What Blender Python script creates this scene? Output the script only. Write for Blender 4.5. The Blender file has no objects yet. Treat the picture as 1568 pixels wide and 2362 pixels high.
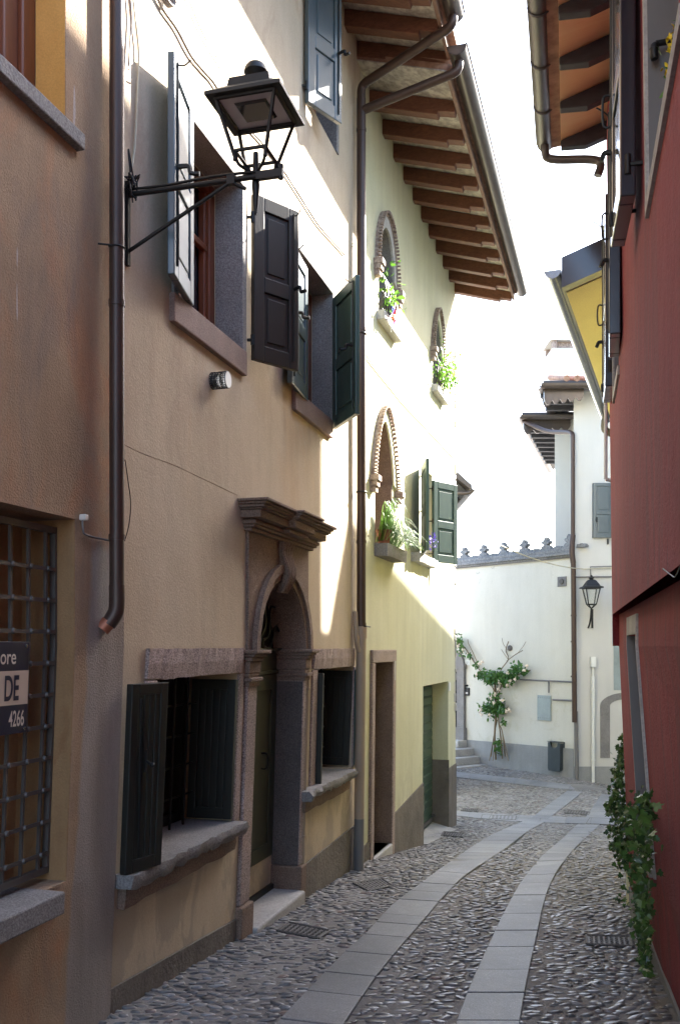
import bpy, math, random
import numpy as np
from mathutils import Vector, Matrix
R = math.radians
random.seed(7); rng = np.random.default_rng(7)
scene = bpy.context.scene
COL = scene.collection
E = 1.6                      # eye height above the paving at the near seam
F, CX, HY = 2150.0, 784.0, 1490.0
SUN = Vector((1.427, 1.299, 1.36)).normalized()

# ------------------------------------------------------------------ helpers
def lerp(a, b, t): return a + (b - a) * t
def smooth(a, b, x):
    t = min(1, max(0, (x - a) / (b - a))); return t * t * (3 - 2 * t)
GY = [(-20, 1.2), (0, .24), (2, .13), (4, 0), (6.5, -.18), (8.3, -.31), (9.4, -.48), (10.5, -.655), (12.6, -.83), (15, -.95), (18, -1.0), (60, -1.2)]
def g(X, Y):
    z = GY[-1][1]
    for (a, za), (b, zb) in zip(GY, GY[1:]):
        if Y <= b:
            z = lerp(za, zb, max(0, (Y - a) / (b - a))); break
    return z - .16 * smooth(4.4, 5.6, X) * smooth(13, 17, Y)
def gpt(x, y, up=0.0):
    lam = E * F / max(1, (y - HY))
    for _ in range(25):
        X = (x - CX) / F * lam
        lam = .5 * lam + .5 * (E - g(X, lam) - up) * F / (y - HY)
    X = (x - CX) / F * lam
    return Vector((X, lam, g(X, lam) + up))

class Wall:
    """vertical facade: s along it, n out towards the street, z up; it leans back a little below eye height"""
    def __init__(self, ox, oy, tx, ty, side=1, k=None, ku=0.0):
        l = math.hypot(tx, ty); self.o = Vector((ox, oy)); self.t = Vector((tx / l, ty / l))
        self.n = Vector((self.t.y, -self.t.x)) * side
        self.k = k or (lambda s: 0.0); self.ku = ku
    def off(self, s, z):
        return -self.k(s) * max(0.0, E - z) + self.ku * max(0, z - E)
    def w(self, s, n, z):
        p = self.o + self.t * s + self.n * (n + self.off(s, z))
        return Vector((p.x, p.y, z))
    def px(self, x, y, n=0.0):
        rx = (x - CX) / F; z = E; s = 0
        for _ in range(6):
            m = n + self.off(s, z)
            b = self.o + self.n * m
            det = self.t.x * (-1) + rx * self.t.y
            s = (b.x * 1 - rx * b.y) / det
            lam = b.y + self.t.y * s
            z = E + lam * (HY - y) / F
        return s, z
    def s_at(self, x, n=0.0, y=None): return self.px(x, HY if y is None else y, n)[0]
    def z_at(self, x, y, n=0.0): return self.px(x, y, n)[1]

W1 = Wall(-.928, 4.0, .2958, 1, 1, lambda s: .042)
W2 = Wall(-.928, 4.0, .2772, 1, 1, lambda s: max(.012, .054 - .0102 * s))
W3 = Wall(.178, 7.99, .2958, 1, 1, lambda s: max(0, .012 - .0026 * s))
RU = Wall(.281, 0.0, .246, 1, -1, None, 0.012)            # red house, upper storey
RL = Wall(.36, 0.0, .24, 1, -1, lambda s: max(.03, .042 + (6.28 - s) * .019))
GW = Wall(2.647, 21.0, .587, -.81, 1)
HF = Wall(4.58, 18.3, 1, 0, 1)
HB = Wall(4.6, 20.0, 1, 0, 1)

class MB:
    def __init__(self): self.v = []; self.f = []
    def add(self, vs, fs):
        o = len(self.v); self.v += [tuple(p) for p in vs]; self.f += [tuple(i + o for i in f) for f in fs]; return self
    def box(self, x0, x1, y0, y1, z0, z1, M=None):
        vs = [Vector((x, y, z)) for z in (z0, z1) for y in (y0, y1) for x in (x0, x1)]
        if M: vs = [M @ p for p in vs]
        return self.add(vs, [(0, 2, 3, 1), (4, 5, 7, 6), (0, 1, 5, 4), (2, 6, 7, 3), (0, 4, 6, 2), (1, 3, 7, 5)])
    def wbox(self, W, s0, s1, n0, n1, z0, z1):
        lev = [z0] + ([E] if z0 < E - .01 and z1 > E + .01 else []) + [z1]
        vs = []
        for z in lev: vs += [W.w(s0, n0, z), W.w(s1, n0, z), W.w(s1, n1, z), W.w(s0, n1, z)]
        fs = [(0, 1, 2, 3)]
        for i in range(len(lev) - 1):
            b = 4 * i
            for j in range(4): fs.append((b + j, b + (j + 1) % 4, b + 4 + (j + 1) % 4, b + 4 + j))
        b = 4 * (len(lev) - 1); fs.append((b + 3, b + 2, b + 1, b))
        return self.add(vs, fs)
    def prism(self, pts_a, pts_b):
        n = len(pts_a)
        return self.add(list(pts_a) + list(pts_b), [tuple(range(n))[::-1], tuple(range(n, 2 * n))] + [(i, (i + 1) % n, n + (i + 1) % n, n + i) for i in range(n)])
    def wprism(self, W, poly, n0, n1):
        return self.prism([W.w(s, n0, z) for s, z in poly], [W.w(s, n1, z) for s, z in poly])
    def wprofile(self, W, prof, s0, s1):            # profile in (n, z), run along s
        return self.prism([W.w(s0, n, z) for n, z in prof], [W.w(s1, n, z) for n, z in prof])
    def quad(self, a, b, c, d): return self.add([a, b, c, d], [(0, 1, 2, 3)])
    def tube(self, pts, r, seg=10, caps=True):
        pts = [Vector(p) for p in pts]; n = len(pts)
        rr = r if isinstance(r, (list, tuple)) else [r] * n
        d = (pts[1] - pts[0]).normalized()
        u = d.orthogonal().normalized(); o = len(self.v)
        for i, p in enumerate(pts):
            a = (pts[min(i + 1, n - 1)] - p); b = (p - pts[max(i - 1, 0)])
            t = ((a.normalized() if a.length > 1e-9 else b.normalized()) + (b.normalized() if b.length > 1e-9 else a.normalized())).normalized()
            u = (u - t * u.dot(t)).normalized(); w = t.cross(u)
            for j in range(seg):
                an = 2 * math.pi * j / seg
                self.v.append(tuple(p + (u * math.cos(an) + w * math.sin(an)) * rr[i]))
        for i in range(n - 1):
            for j in range(seg):
                a = o + i * seg + j; b = o + i * seg + (j + 1) % seg
                self.f.append((a, b, b + seg, a + seg))
        if caps:
            self.f.append(tuple(o + j for j in range(seg))[::-1]); self.f.append(tuple(o + (n - 1) * seg + j for j in range(seg)))
        return self
    def lathe(self, c, prof, seg=16):               # prof: (r, z) about a vertical axis at c
        o = len(self.v); c = Vector(c)
        for r, z in prof:
            for j in range(seg):
                a = 2 * math.pi * j / seg; self.v.append((c.x + r * math.cos(a), c.y + r * math.sin(a), c.z + z))
        for i in range(len(prof) - 1):
            for j in range(seg):
                a = o + i * seg + j; b = o + i * seg + (j + 1) % seg; self.f.append((a, b, b + seg, a + seg))
        self.f.append(tuple(o + j for j in range(seg))[::-1]); self.f.append(tuple(o + (len(prof) - 1) * seg + j for j in range(seg)))
        return self
    def ball(self, c, r, sx=1, sy=1, sz=1, seg=8, rings=5):
        return self.lathe_s(c, r, sx, sy, sz, seg, rings)
    def lathe_s(self, c, r, sx, sy, sz, seg, rings):
        o = len(self.v)
        for i in range(rings + 1):
            a = -math.pi / 2 + math.pi * i / rings
            for j in range(seg):
                b = 2 * math.pi * j / seg
                self.v.append((c[0] + r * sx * math.cos(a) * math.cos(b), c[1] + r * sy * math.cos(a) * math.sin(b), c[2] + r * sz * math.sin(a)))
        for i in range(rings):
            for j in range(seg):
                a = o + i * seg + j; b = o + i * seg + (j + 1) % seg; self.f.append((a, b, b + seg, a + seg))
        return self
    def trough(self, a, b, r, up=Vector((0, 0, 1)), seg=9, th=.006):     # half-round gutter from a to b
        a = Vector(a); b = Vector(b); t = (b - a).normalized(); side = t.cross(up).normalized()
        ring = []
        for rad in (r, r - th):
            for j in range(seg):
                an = math.pi + math.pi * j / (seg - 1)
                ring.append(side * math.cos(an) * rad + up * math.sin(an) * rad)
        outer = ring[:seg]; inner = ring[seg:][::-1]
        pr = outer + inner
        return self.prism([a + p for p in pr], [b + p for p in pr])
    def build(self, name, mat, parent=None, smooth_deg=None, bevel=0):
        me = bpy.data.meshes.new(name); me.from_pydata(self.v, [], self.f); me.update()
        import bmesh
        bm = bmesh.new(); bm.from_mesh(me)
        bmesh.ops.recalc_face_normals(bm, faces=bm.faces); bm.to_mesh(me); bm.free()
        o = bpy.data.objects.new(name, me); COL.objects.link(o)
        me.materials.append(mat)
        if smooth_deg is not None:
            me.polygons.foreach_set('use_smooth', [True] * len(me.polygons))
            try: me.set_sharp_from_angle(angle=R(smooth_deg))
            except Exception: pass
        if bevel:
            m = o.modifiers.new('bevel', 'BEVEL'); m.width = bevel; m.segments = 2; m.limit_method = 'ANGLE'; m.angle_limit = R(40)
        if parent is not None:
            o.parent = parent; o.matrix_parent_inverse = root_inv(parent)
        return o
def root_inv(p):
    M = Matrix.Identity(4); q = p
    while q is not None:
        M = Matrix.Translation(q.location) @ M; q = q.parent
    if p.parent is None: return Matrix.Translation(p.location).inverted()
    return Matrix.Identity(4)          # parts sit at the origin of an already inverted parent
def tag(o, label=None, cat=None, group=None, kind=None):
    if label: o['label'] = label
    if cat: o['category'] = cat
    if group: o['group'] = group
    if kind: o['kind'] = kind
    return o
def thing(name, label, cat, loc=(0, 0, 0), group=None):
    o = bpy.data.objects.new(name, None); COL.objects.link(o); o.location = loc; o.empty_display_size = .1
    return tag(o, label, cat, group)

# ------------------------------------------------------------------ materials
def newmat(name):
    m = bpy.data.materials.new(name); m.use_nodes = True
    nt = m.node_tree; b = nt.nodes['Principled BSDF']; return m, nt, b
def noise(nt, vec, scale, detail=4, rough=.55, dist=0):
    n = nt.nodes.new('ShaderNodeTexNoise'); n.inputs['Scale'].default_value = scale; n.inputs['Detail'].default_value = detail
    n.inputs['Roughness'].default_value = rough; n.inputs['Distortion'].default_value = dist
    nt.links.new(vec, n.inputs['Vector']); return n.outputs['Fac']
def pos(nt, sc=(1, 1, 1)):
    gm = nt.nodes.new('ShaderNodeNewGeometry')
    if sc == (1, 1, 1): return gm.outputs['Position']
    mp = nt.nodes.new('ShaderNodeMapping'); mp.inputs['Scale'].default_value = sc
    nt.links.new(gm.outputs['Position'], mp.inputs['Vector']); return mp.outputs['Vector']
def ramp(nt, fac, stops):
    r = nt.nodes.new('ShaderNodeValToRGB'); nt.links.new(fac, r.inputs['Fac'])
    el = r.color_ramp.elements
    while len(el) < len(stops): el.new(.5)
    for e, (p, c) in zip(el, stops):
        e.position = p; e.color = (c[0], c[1], c[2], 1) if not isinstance(c, (int, float)) else (c, c, c, 1)
    return r.outputs['Color']
def mix(nt, a, b, fac, mode='MIX'):
    m = nt.nodes.new('ShaderNodeMix'); m.data_type = 'RGBA'; m.blend_type = mode
    for sock, val in ((m.inputs[6], a), (m.inputs[7], b), (m.inputs[0], fac)):
        if isinstance(val, (int, float)): sock.default_value = val
        elif isinstance(val, tuple): sock.default_value = (val[0], val[1], val[2], 1)
        else: nt.links.new(val, sock)
    return m.outputs[2]
def bump(nt, b, h, strength=.3, dist=.01):
    n = nt.nodes.new('ShaderNodeBump'); n.inputs['Strength'].default_value = strength; n.inputs['Distance'].default_value = dist
    nt.links.new(h, n.inputs['Height']); nt.links.new(n.outputs['Normal'], b.inputs['Normal'])
def plaster(name, c1, c2, c3=None, scale=1.6, grain=110, gb=.35, streak=.18, rough=.92, c3th=.62):
    m, nt, b = newmat(name)
    P = pos(nt)
    f = noise(nt, P, scale, 6, .6, .4)
    col = ramp(nt, f, [(.32, c1), (.68, c2)])
    if c3:
        f3 = noise(nt, pos(nt, (1, 1, .55)), scale * .9, 8, .62, .8)
        mk = ramp(nt, f3, [(c3th - .05, 0.0), (c3th + .06, 1.0)])
        col = mix(nt, col, c3, mk)
    st = noise(nt, pos(nt, (7, 7, .8)), 1.0, 5, .6)
    sv = ramp(nt, st, [(.3, 1 - streak), (.7, 1.0)])
    col = mix(nt, col, sv, 1.0, 'MULTIPLY')
    gr = noise(nt, P, grain, 3, .6)
    gv = ramp(nt, gr, [(.25, .86), (.75, 1.06)])
    col = mix(nt, col, gv, 1.0, 'MULTIPLY')
    nt.links.new(col, b.inputs['Base Color']); b.inputs['Roughness'].default_value = rough
    h = mix(nt, gr, noise(nt, P, 7, 5, .6), .6)
    bump(nt, b, h, gb, .012)
    return m
def stone(name, c1, c2, speck=140, gb=.5, rough=.85, big=3, isl=False):
    m, nt, b = newmat(name); P = pos(nt)
    f = noise(nt, P, speck, 2, .7); col = ramp(nt, f, [(.36, c1), (.64, c2)])
    f2 = noise(nt, P, big, 5, .6); col = mix(nt, col, ramp(nt, f2, [(.3, .72), (.7, 1.05)]), 1.0, 'MULTIPLY')
    if isl:
        vn = noise(nt, P, 5.0, 3, .6, 1.5); col = mix(nt, col, (.42, .42, .43), ramp(nt, vn, [(.493, 0.0), (.5, .55), (.507, 0.0)]))
        dirt = noise(nt, P, 1.1, 6, .65, .8); col = mix(nt, col, ramp(nt, dirt, [(.35, .74), (.62, 1.06)]), 1.0, 'MULTIPLY')
        gm = nt.nodes.new('ShaderNodeNewGeometry'); col = mix(nt, col, ramp(nt, gm.outputs['Random Per Island'], [(0, (.80, .80, .80)), (1, (1.05, 1.03, 1.0))]), 1.0, 'MULTIPLY')
    nt.links.new(col, b.inputs['Base Color']); b.inputs['Roughness'].default_value = rough
    bump(nt, b, mix(nt, f, noise(nt, P, 22, 5, .65), .55), gb, .012)
    return m
def paint(name, c, rough=.45, var=.25, metallic=0, coat=0, scale=9, c2=None):
    m, nt, b = newmat(name)
    f = noise(nt, pos(nt, (1, 1, .35)), scale, 6, .65)
    col = ramp(nt, f, [(.3, tuple(x * (1 - var) for x in c)), (.7, c2 or c)])
    nt.links.new(col, b.inputs['Base Color']); b.inputs['Roughness'].default_value = rough; b.inputs['Metallic'].default_value = metallic
    b.inputs['Coat Weight'].default_value = coat
    bump(nt, b, noise(nt, pos(nt, (4, 4, .6)), 30, 4, .6), .08, .004)
    return m
def wood(name, c1, c2, axis=(1, 1, 14), rough=.6):
    m, nt, b = newmat(name)
    f = noise(nt, pos(nt, axis), 3.2, 6, .6, 1.0); col = ramp(nt, f, [(.3, c1), (.7, c2)])
    nt.links.new(col, b.inputs['Base Color']); b.inputs['Roughness'].default_value = rough
    bump(nt, b, f, .15, .006); return m
def leafmat(name, c1, c2, rough=.4, trans=.25):
    m, nt, b = newmat(name)
    gm = nt.nodes.new('ShaderNodeNewGeometry')
    col = ramp(nt, gm.outputs['Random Per Island'], [(0, c1), (1, c2)])
    nt.links.new(col, b.inputs['Base Color']); b.inputs['Roughness'].default_value = rough
    t = nt.nodes.new('ShaderNodeBsdfTranslucent'); nt.links.new(col, t.inputs['Color'])
    mx = nt.nodes.new('ShaderNodeMixShader'); mx.inputs[0].default_value = trans
    nt.links.new(b.outputs[0], mx.inputs[1]); nt.links.new(t.outputs[0], mx.inputs[2])
    nt.links.new(mx.outputs[0], nt.nodes['Material Output'].inputs['Surface'])
    return m

M = {}
M['cream'] = plaster('cream_plaster', (0.492, 0.393, 0.270), (0.571, 0.473, 0.341), (0.536, 0.402, 0.258), 1.3, 100, .48, .12)
M['yellow'] = plaster('yellow_plaster', (0.577, 0.561, 0.365), (0.640, 0.626, 0.445), None, 1.2, 95, .5, .12)
M['orange'] = plaster('weathered_orange_plaster', (.34, .215, .155), (.43, .285, .205), (.46, .25, .145), 1.7, 130, .45, .25)
M['patch'] = plaster('grey_patch_plaster', (.30, .255, .235), (.40, .34, .31), (.24, .2, .18), 2.4, 110, .4, .3)
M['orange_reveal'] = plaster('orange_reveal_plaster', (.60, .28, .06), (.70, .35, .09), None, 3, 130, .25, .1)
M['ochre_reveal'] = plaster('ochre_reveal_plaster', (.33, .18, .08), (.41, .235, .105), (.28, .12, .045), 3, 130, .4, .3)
M['red'] = plaster('red_plaster', (0.276, 0.042, 0.047), (0.344, 0.057, 0.062), None, 1.4, 75, 1.1, .18)
M['pink'] = plaster('faded_red_plaster', (0.264, 0.080, 0.068), (0.320, 0.104, 0.088), None, 1.4, 140, .6, .10)
M['white'] = plaster('white_plaster', (0.603, 0.575, 0.494), (0.651, 0.626, 0.547), (0.553, 0.526, 0.450), .9, 90, .2, .06, c3th=.66)
M['white_cool'] = plaster('white_house_plaster', (0.558, 0.539, 0.496), (0.596, 0.576, 0.539), None, .9, 90, .2, .05)
M['lemon'] = plaster('lemon_paint', (.88, .80, .42), (.92, .85, .48), None, 2, 140, .15, .05)
M['plinth'] = plaster('rough_grey_render', (0.136, 0.117, 0.097), (0.211, 0.180, 0.150), None, 3, 38, 1.6, .25)
M['plinth_far'] = plaster('grey_render', (0.272, 0.272, 0.264), (0.336, 0.336, 0.328), None, 2, 60, .5, .15)
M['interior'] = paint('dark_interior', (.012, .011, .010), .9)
M['granite'] = stone('pink_granite', (0.187, 0.136, 0.118), (0.505, 0.394, 0.355), 130, .8)
M['porphyry'] = stone('brown_stone', (0.140, 0.091, 0.067), (0.282, 0.194, 0.145), 120, .7, .9, 2.2)
M['grey_stone'] = stone('grey_stone', (0.160, 0.148, 0.140), (0.288, 0.272, 0.260), 110, .6)
M['pale_stone'] = stone('pale_stone', (0.380, 0.364, 0.341), (0.491, 0.475, 0.451), 60, .35)
M['coping'] = stone('lichened_stone', (.15, .155, .16), (.29, .285, .28), 30, .6)
M['slab'] = stone('paving_granite', (0.193, 0.197, 0.205), (0.295, 0.299, 0.307), 150, .25, .5, 1.5, True)
M['concrete'] = stone('threshold_concrete', (0.340, 0.327, 0.306), (0.425, 0.408, 0.383), 60, .3)
M['grime'] = stone('grimy_stone', (.075, .062, .058), (.15, .125, .115), 130, .5, .9, 2.0)
M['sill_pink'] = stone('pink_sill_stone', (0.217, 0.143, 0.122), (0.315, 0.225, 0.193), 150, .4)
M['brick'] = stone('old_brick', (.24, .17, .14), (.46, .37, .31), 25, .8)
M['dark_green'] = paint('dark_green_paint', (.0145, .0155, .0125), .5, .3, scale=14)
M['green'] = paint('green_shutter_paint', (0.041, 0.079, 0.066), .4, .2, c2=(0.053, 0.094, 0.079))
M['brown_leaf'] = paint('brown_shutter_paint', (0.022, 0.017, 0.014), .5, .25)
M['teal'] = paint('blue_green_paint', (0.048, 0.076, 0.092), .35, .2)
M['navy'] = paint('black_blue_paint', (0.013, 0.013, 0.021), .3, .2)
M['roller'] = paint('green_metal_paint', (0.041, 0.079, 0.049), .4, .2)
M['door_green'] = paint('olive_door_paint', (0.051, 0.051, 0.030), .45, .25)
for k_ in ('navy', 'teal'): M[k_].node_tree.nodes['Principled BSDF'].inputs['Coat Weight'].default_value = 1.0; M[k_].node_tree.nodes['Principled BSDF'].inputs['Coat Roughness'].default_value = .12
M['iron'] = paint('black_iron', (0.013, 0.013, 0.013), .5, .2, .3)
M['grille'] = paint('grey_iron_paint', (0.092, 0.080, 0.072), .5, .2)
M['copper'] = paint('brown_copper', (0.068, 0.040, 0.030), .45, .25, .3, 0)
M['copper_raw'] = paint('raw_copper', (.45, .16, .09), .5, .3, .5)
M['gutter'] = paint('brown_gutter_metal', (.10, .08, .07), .3, .2, .4)
M['grey_gutter'] = paint('grey_gutter_metal', (.085, .08, .08), .4, .2, .15)
M['zinc'] = paint('zinc', (0.306, 0.315, 0.324), .25, .15, .8)
M['cream_pipe'] = paint('cream_pipe_paint', (0.375, 0.285, 0.203), .5, .15)
M['grey_pipe'] = paint('grey_pipe_paint', (0.160, 0.152, 0.148), .5, .15)
M['white_pipe'] = paint('white_pipe_paint', (.72, .72, .68), .45, .1)
M['rafter'] = wood('rafter_wood', (0.094, 0.033, 0.016), (0.188, 0.073, 0.037), (3.750, 12.500, 12.500))
M['rafter_light'] = wood('fascia_wood', (0.143, 0.077, 0.050), (0.242, 0.138, 0.094), (11.000, 2.200, 11.000))
M['rafter_dark'] = wood('dark_rafter_wood', (.026, .025, .030), (.045, .044, .052), (3, 10, 10))
M['soffit'] = wood('varnished_boarding', (.90, .66, .34), (.95, .75, .43), (1, 14, 1), .5)
M['tile_under'] = stone('tile_underside', (.34, .30, .27), (.62, .57, .5), 14, .6)
M['tile'] = stone('clay_roof_tile', (.28, .15, .1), (.42, .25, .17), 12, .5)
M['frame_wood'] = wood('window_frame_wood', (0.119, 0.030, 0.010), (0.187, 0.051, 0.017), (8.500, 8.500, 0.850), .4)
M['glass'] = paint('window_glass', (.03, .033, .038), .06, .1); M['glass'].node_tree.nodes['Principled BSDF'].inputs['Specular IOR Level'].default_value = .8
M['curtain'] = paint('pale_curtain', (.25, .24, .25), .8, .3)
M['sign_navy'] = paint('sign_navy', (0.011, 0.014, 0.040), .35, .1)
M['sign_white'] = paint('sign_cream', (0.558, 0.450, 0.360), .5, .05)
M['letter_white'] = paint('sign_letter_white', (0.637, 0.581, 0.516), .5, .05)
M['cable'] = paint('cable_grey', (.25, .22, .2), .6, .2)
M['cable_pale'] = paint('painted_cable', (.55, .5, .36), .6, .2)
M['led'] = paint('lamp_plate', (0.588, 0.588, 0.602), .5, .08)
M['bin'] = paint('bin_metal', (.055, .07, .08), .4, .2, .3)
M['steel_plate'] = stone('galvanised_plate', (0.255, 0.306, 0.306), (0.323, 0.374, 0.374), 160, .1, .4)
M['cast'] = stone('cast_iron_cover', (0.078, 0.072, 0.065), (0.150, 0.137, 0.130), 90, .5, .6)
M['flower'] = paint('pale_rose', (.85, .72, .58), .7, .1)
M['violet'] = paint('violet_flower', (.22, .16, .62), .7, .3)
M['yellow_flower'] = paint('yellow_flower', (.85, .62, .03), .6, .1)
M['terracotta'] = paint('terracotta', (.34, .12, .06), .8, .3)
M['stem'] = wood('woody_stem', (.13, .09, .05), (.24, .18, .11), (9, 9, 1), .8)
M['leaf_ivy'] = leafmat('ivy_leaf', (.013, .040, .009), (.070, .15, .030), .36, .15)
M['leaf_rose'] = leafmat('rose_leaf', (.035, .10, .015), (.09, .21, .035), .4, .25)
M['leaf_bright'] = leafmat('window_box_leaf', (.08, .2, .02), (.2, .38, .06), .4, .4)
for nm, c in (('red', (.8, .05, .05)), ('blue', (.08, .15, .8)), ('orange', (.9, .3, .02)), ('pink', (.8, .1, .4))):
    M['vane_' + nm] = paint('pinwheel_' + nm, c, .4, .05)
def weather(mat, zlo, zhi, colr, sc=(2.2, 2.2, 1.2), th=.60, amt=.7, below=True):
    nt = mat.node_tree; b = nt.nodes['Principled BSDF']; src = b.inputs['Base Color'].links[0].from_socket
    P = pos(nt); sp = nt.nodes.new('ShaderNodeSeparateXYZ'); nt.links.new(P, sp.inputs[0])
    mr = nt.nodes.new('ShaderNodeMapRange'); mr.inputs[1].default_value = zlo; mr.inputs[2].default_value = zhi; nt.links.new(sp.outputs[2], mr.inputs[0])
    nz = noise(nt, pos(nt, sc), 2.0, 8, .65, .6); mk = ramp(nt, nz, [(th, 0.0), (th + .05, amt)])
    mm = mix(nt, mk, mr.outputs[0], 1.0, 'MULTIPLY')
    nt.links.new(mix(nt, src, colr, mm), b.inputs['Base Color'])
weather(M['white'], E + 1.2, E + 1.7, (.22, .21, .2), (3, 3, 3), .62, .75)
weather(M['white'], E - .5, E - .8, (.5, .47, .36), (1.5, 1.5, 1.5), .56, .5)
weather(M['cream'], E - .6, E - 1.35, (.30, .255, .20), (1.6, 1.6, .7), .50, .55)
weather(M['cream'], E + .6, E + 1.6, (.36, .265, .185), (1.2, 1.2, .5), .55, .45)
weather(M['yellow'], E - 1.0, E - 1.9, (.38, .35, .24), (1.6, 1.6, .7), .52, .5)
weather(M['red'], E - .7, E - 1.4, (.13, .045, .04), (2, 2, .9), .50, .6)
weather(M['red'], E + 2.8, E + .4, (.17, .05, .055), (3.5, 3.5, .35), .52, .55)
# cobbles: colour per stone
def cobmat():
    m, nt, b = newmat('river_cobble')
    gm = nt.nodes.new('ShaderNodeNewGeometry')
    col = ramp(nt, gm.outputs['Random Per Island'], [(0, (.10, .095, .09)), (.3, (.16, .15, .14)), (.7, (.235, .222, .208)), (.92, (.33, .32, .305)), (1, (.2, .14, .115))])
    f = noise(nt, pos(nt), 60, 4, .6); col = mix(nt, col, ramp(nt, f, [(.3, .75), (.7, 1.1)]), 1.0, 'MULTIPLY')
    nt.links.new(col, b.inputs['Base Color']); b.inputs['Roughness'].default_value = .33
    bump(nt, b, noise(nt, pos(nt), 130, 3, .6), .15, .004); return m
M['cobble'] = cobmat()
def mortar():
    m, nt, b = newmat('sandy_mortar'); P = pos(nt)
    f = noise(nt, P, 1.4, 6, .62); col = ramp(nt, f, [(.3, (.185, .17, .155)), (.7, (.30, .28, .255))])
    dirt = noise(nt, P, .55, 5, .6, .5); col = mix(nt, col, ramp(nt, dirt, [(.35, .72), (.65, 1.08)]), 1.0, 'MULTIPLY')
    gr = noise(nt, P, 160, 3, .7); col = mix(nt, col, ramp(nt, gr, [(.3, .7), (.7, 1.15)]), 1.0, 'MULTIPLY')
    nt.links.new(col, b.inputs['Base Color']); b.inputs['Roughness'].default_value = .85
    bump(nt, b, mix(nt, gr, noise(nt, P, 30, 5, .65), .6), .7, .012); return m
M['mortar'] = mortar()

# ------------------------------------------------------------------ shared builders
def facade(W, s0, s1, z0, z1, holes, depth=.2, back=4.0, nseg=None):
    """front with rectangular openings and their reveals, plus ends, back and top so that the house is solid"""
    mb = MB()
    S = sorted(set([s0, s1] + [h[0] for h in holes] + [h[1] for h in holes]))
    Z = sorted(set([z0, z1, E] + [h[2] for h in holes] + [h[3] for h in holes]))
    S = [s for s in S if s0 <= s <= s1]; Z = [z for z in Z if z0 <= z <= z1]
    idx = {}
    def vid(i, j):
        if (i, j) not in idx:
            idx[(i, j)] = len(mb.v); mb.v.append(tuple(W.w(S[i], 0, Z[j])))
        return idx[(i, j)]
    for i in range(len(S) - 1):
        for j in range(len(Z) - 1):
            cs, cz = (S[i] + S[i + 1]) / 2, (Z[j] + Z[j + 1]) / 2
            if any(h[0] < cs < h[1] and h[2] < cz < h[3] for h in holes): continue
            mb.f.append((vid(i, j), vid(i + 1, j), vid(i + 1, j + 1), vid(i, j + 1)))
    for h in holes:
        d = h[4] if len(h) > 4 else depth
        zz = [h[2]] + ([E] if h[2] < E < h[3] else []) + [h[3]]
        for a, b in zip(zz, zz[1:]):
            for s in (h[0], h[1]): mb.quad(W.w(s, 0, a), W.w(s, -d, a), W.w(s, -d, b), W.w(s, 0, b))
        for z in (h[2], h[3]): mb.quad(W.w(h[0], 0, z), W.w(h[1], 0, z), W.w(h[1], -d, z), W.w(h[0], -d, z))
    zz = [z0, E, z1]
    for s in (s0, s1):
        for a, b in zip(zz, zz[1:]): mb.quad(W.w(s, 0, a), W.w(s, -back, a), W.w(s, -back, b), W.w(s, 0, b))
    mb.quad(W.w(s0, -back, z0), W.w(s1, -back, z0), W.w(s1, -back, z1), W.w(s0, -back, z1))
    mb.quad(W.w(s0, 0, z1), W.w(s1, 0, z1), W.w(s1, -back, z1), W.w(s0, -back, z1))
    return mb
def rect(W, x0, x1, y0, y1, n=0):
    """opening whose edges pass through these picture points, measured on the wall"""
    s0 = W.px(x0, (y0 + y1) / 2, n)[0]; s1 = W.px(x1, (y0 + y1) / 2, n)[0]
    return min(s0, s1), max(s0, s1)
def leaf(p0, d, width, z0, z1, th=.035, stile=.075, rails=None, panel='raised', W=None, flip=1):
    """panelled shutter leaf: p0 hinge in plan, d plan direction, rails = heights of the middle rails (0..1)"""
    d = Vector((d[0], d[1])).normalized(); nn = Vector((d.y, -d.x)) * flip
    mb = MB(); h = z1 - z0
    def P(u, v, z):
        q = Vector((p0[0], p0[1])) + d * u + nn * v
        if W is not None:
            q = q + W.n * (-W.k(1.0) * max(0, E - z))
        return Vector((q.x, q.y, z))
    def bx(u0, u1, v0, v1, a, b):
        vs = [P(u, v, z) for z in (a, b) for v in (v0, v1) for u in (u0, u1)]
        mb.add(vs, [(0, 2, 3, 1), (4, 5, 7, 6), (0, 1, 5, 4), (2, 6, 7, 3), (0, 4, 6, 2), (1, 3, 7, 5)])
    t2 = th / 2
    bx(0, stile, -t2, t2, z0, z1); bx(width - stile, width, -t2, t2, z0, z1)
    rr = [0] + ([.47] if rails is None else rails) + [1]
    bands = []
    for i, r in enumerate(rr):
        c = z0 + r * h
        a, b = (c, c + stile * 1.25) if i == 0 else (c - stile * 1.1, c) if i == len(rr) - 1 else (c - stile * .6, c + stile * .6)
        bx(stile, width - stile, -t2, t2, a, b); bands.append((a, b))
    for (a0, b0), (a1, b1) in zip(bands, bands[1:]):
        bx(stile, width - stile, -t2 * .35, t2 * .35, b0, a1)
        if panel == 'raised':
            i = .028; bx(stile + i, width - stile - i, -t2 * .75, t2 * .75, b0 + i, a1 - i)
        else:
            k = 4; w = (width - 2 * stile)
            for q in range(k):
                bx(stile + w * q / k + .004, stile + w * (q + 1) / k - .004, -t2 * .8, t2 * .8, b0, a1)
    return mb
def hinge(p, W=None, r=.011):
    return MB().tube([Vector(p) - Vector((0, 0, .035)), Vector(p) + Vector((0, 0, .035))], r, 8)
def pl(W, s, n=0.0):
    v = W.w(s, n, E); return (v.x, v.y)
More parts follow.
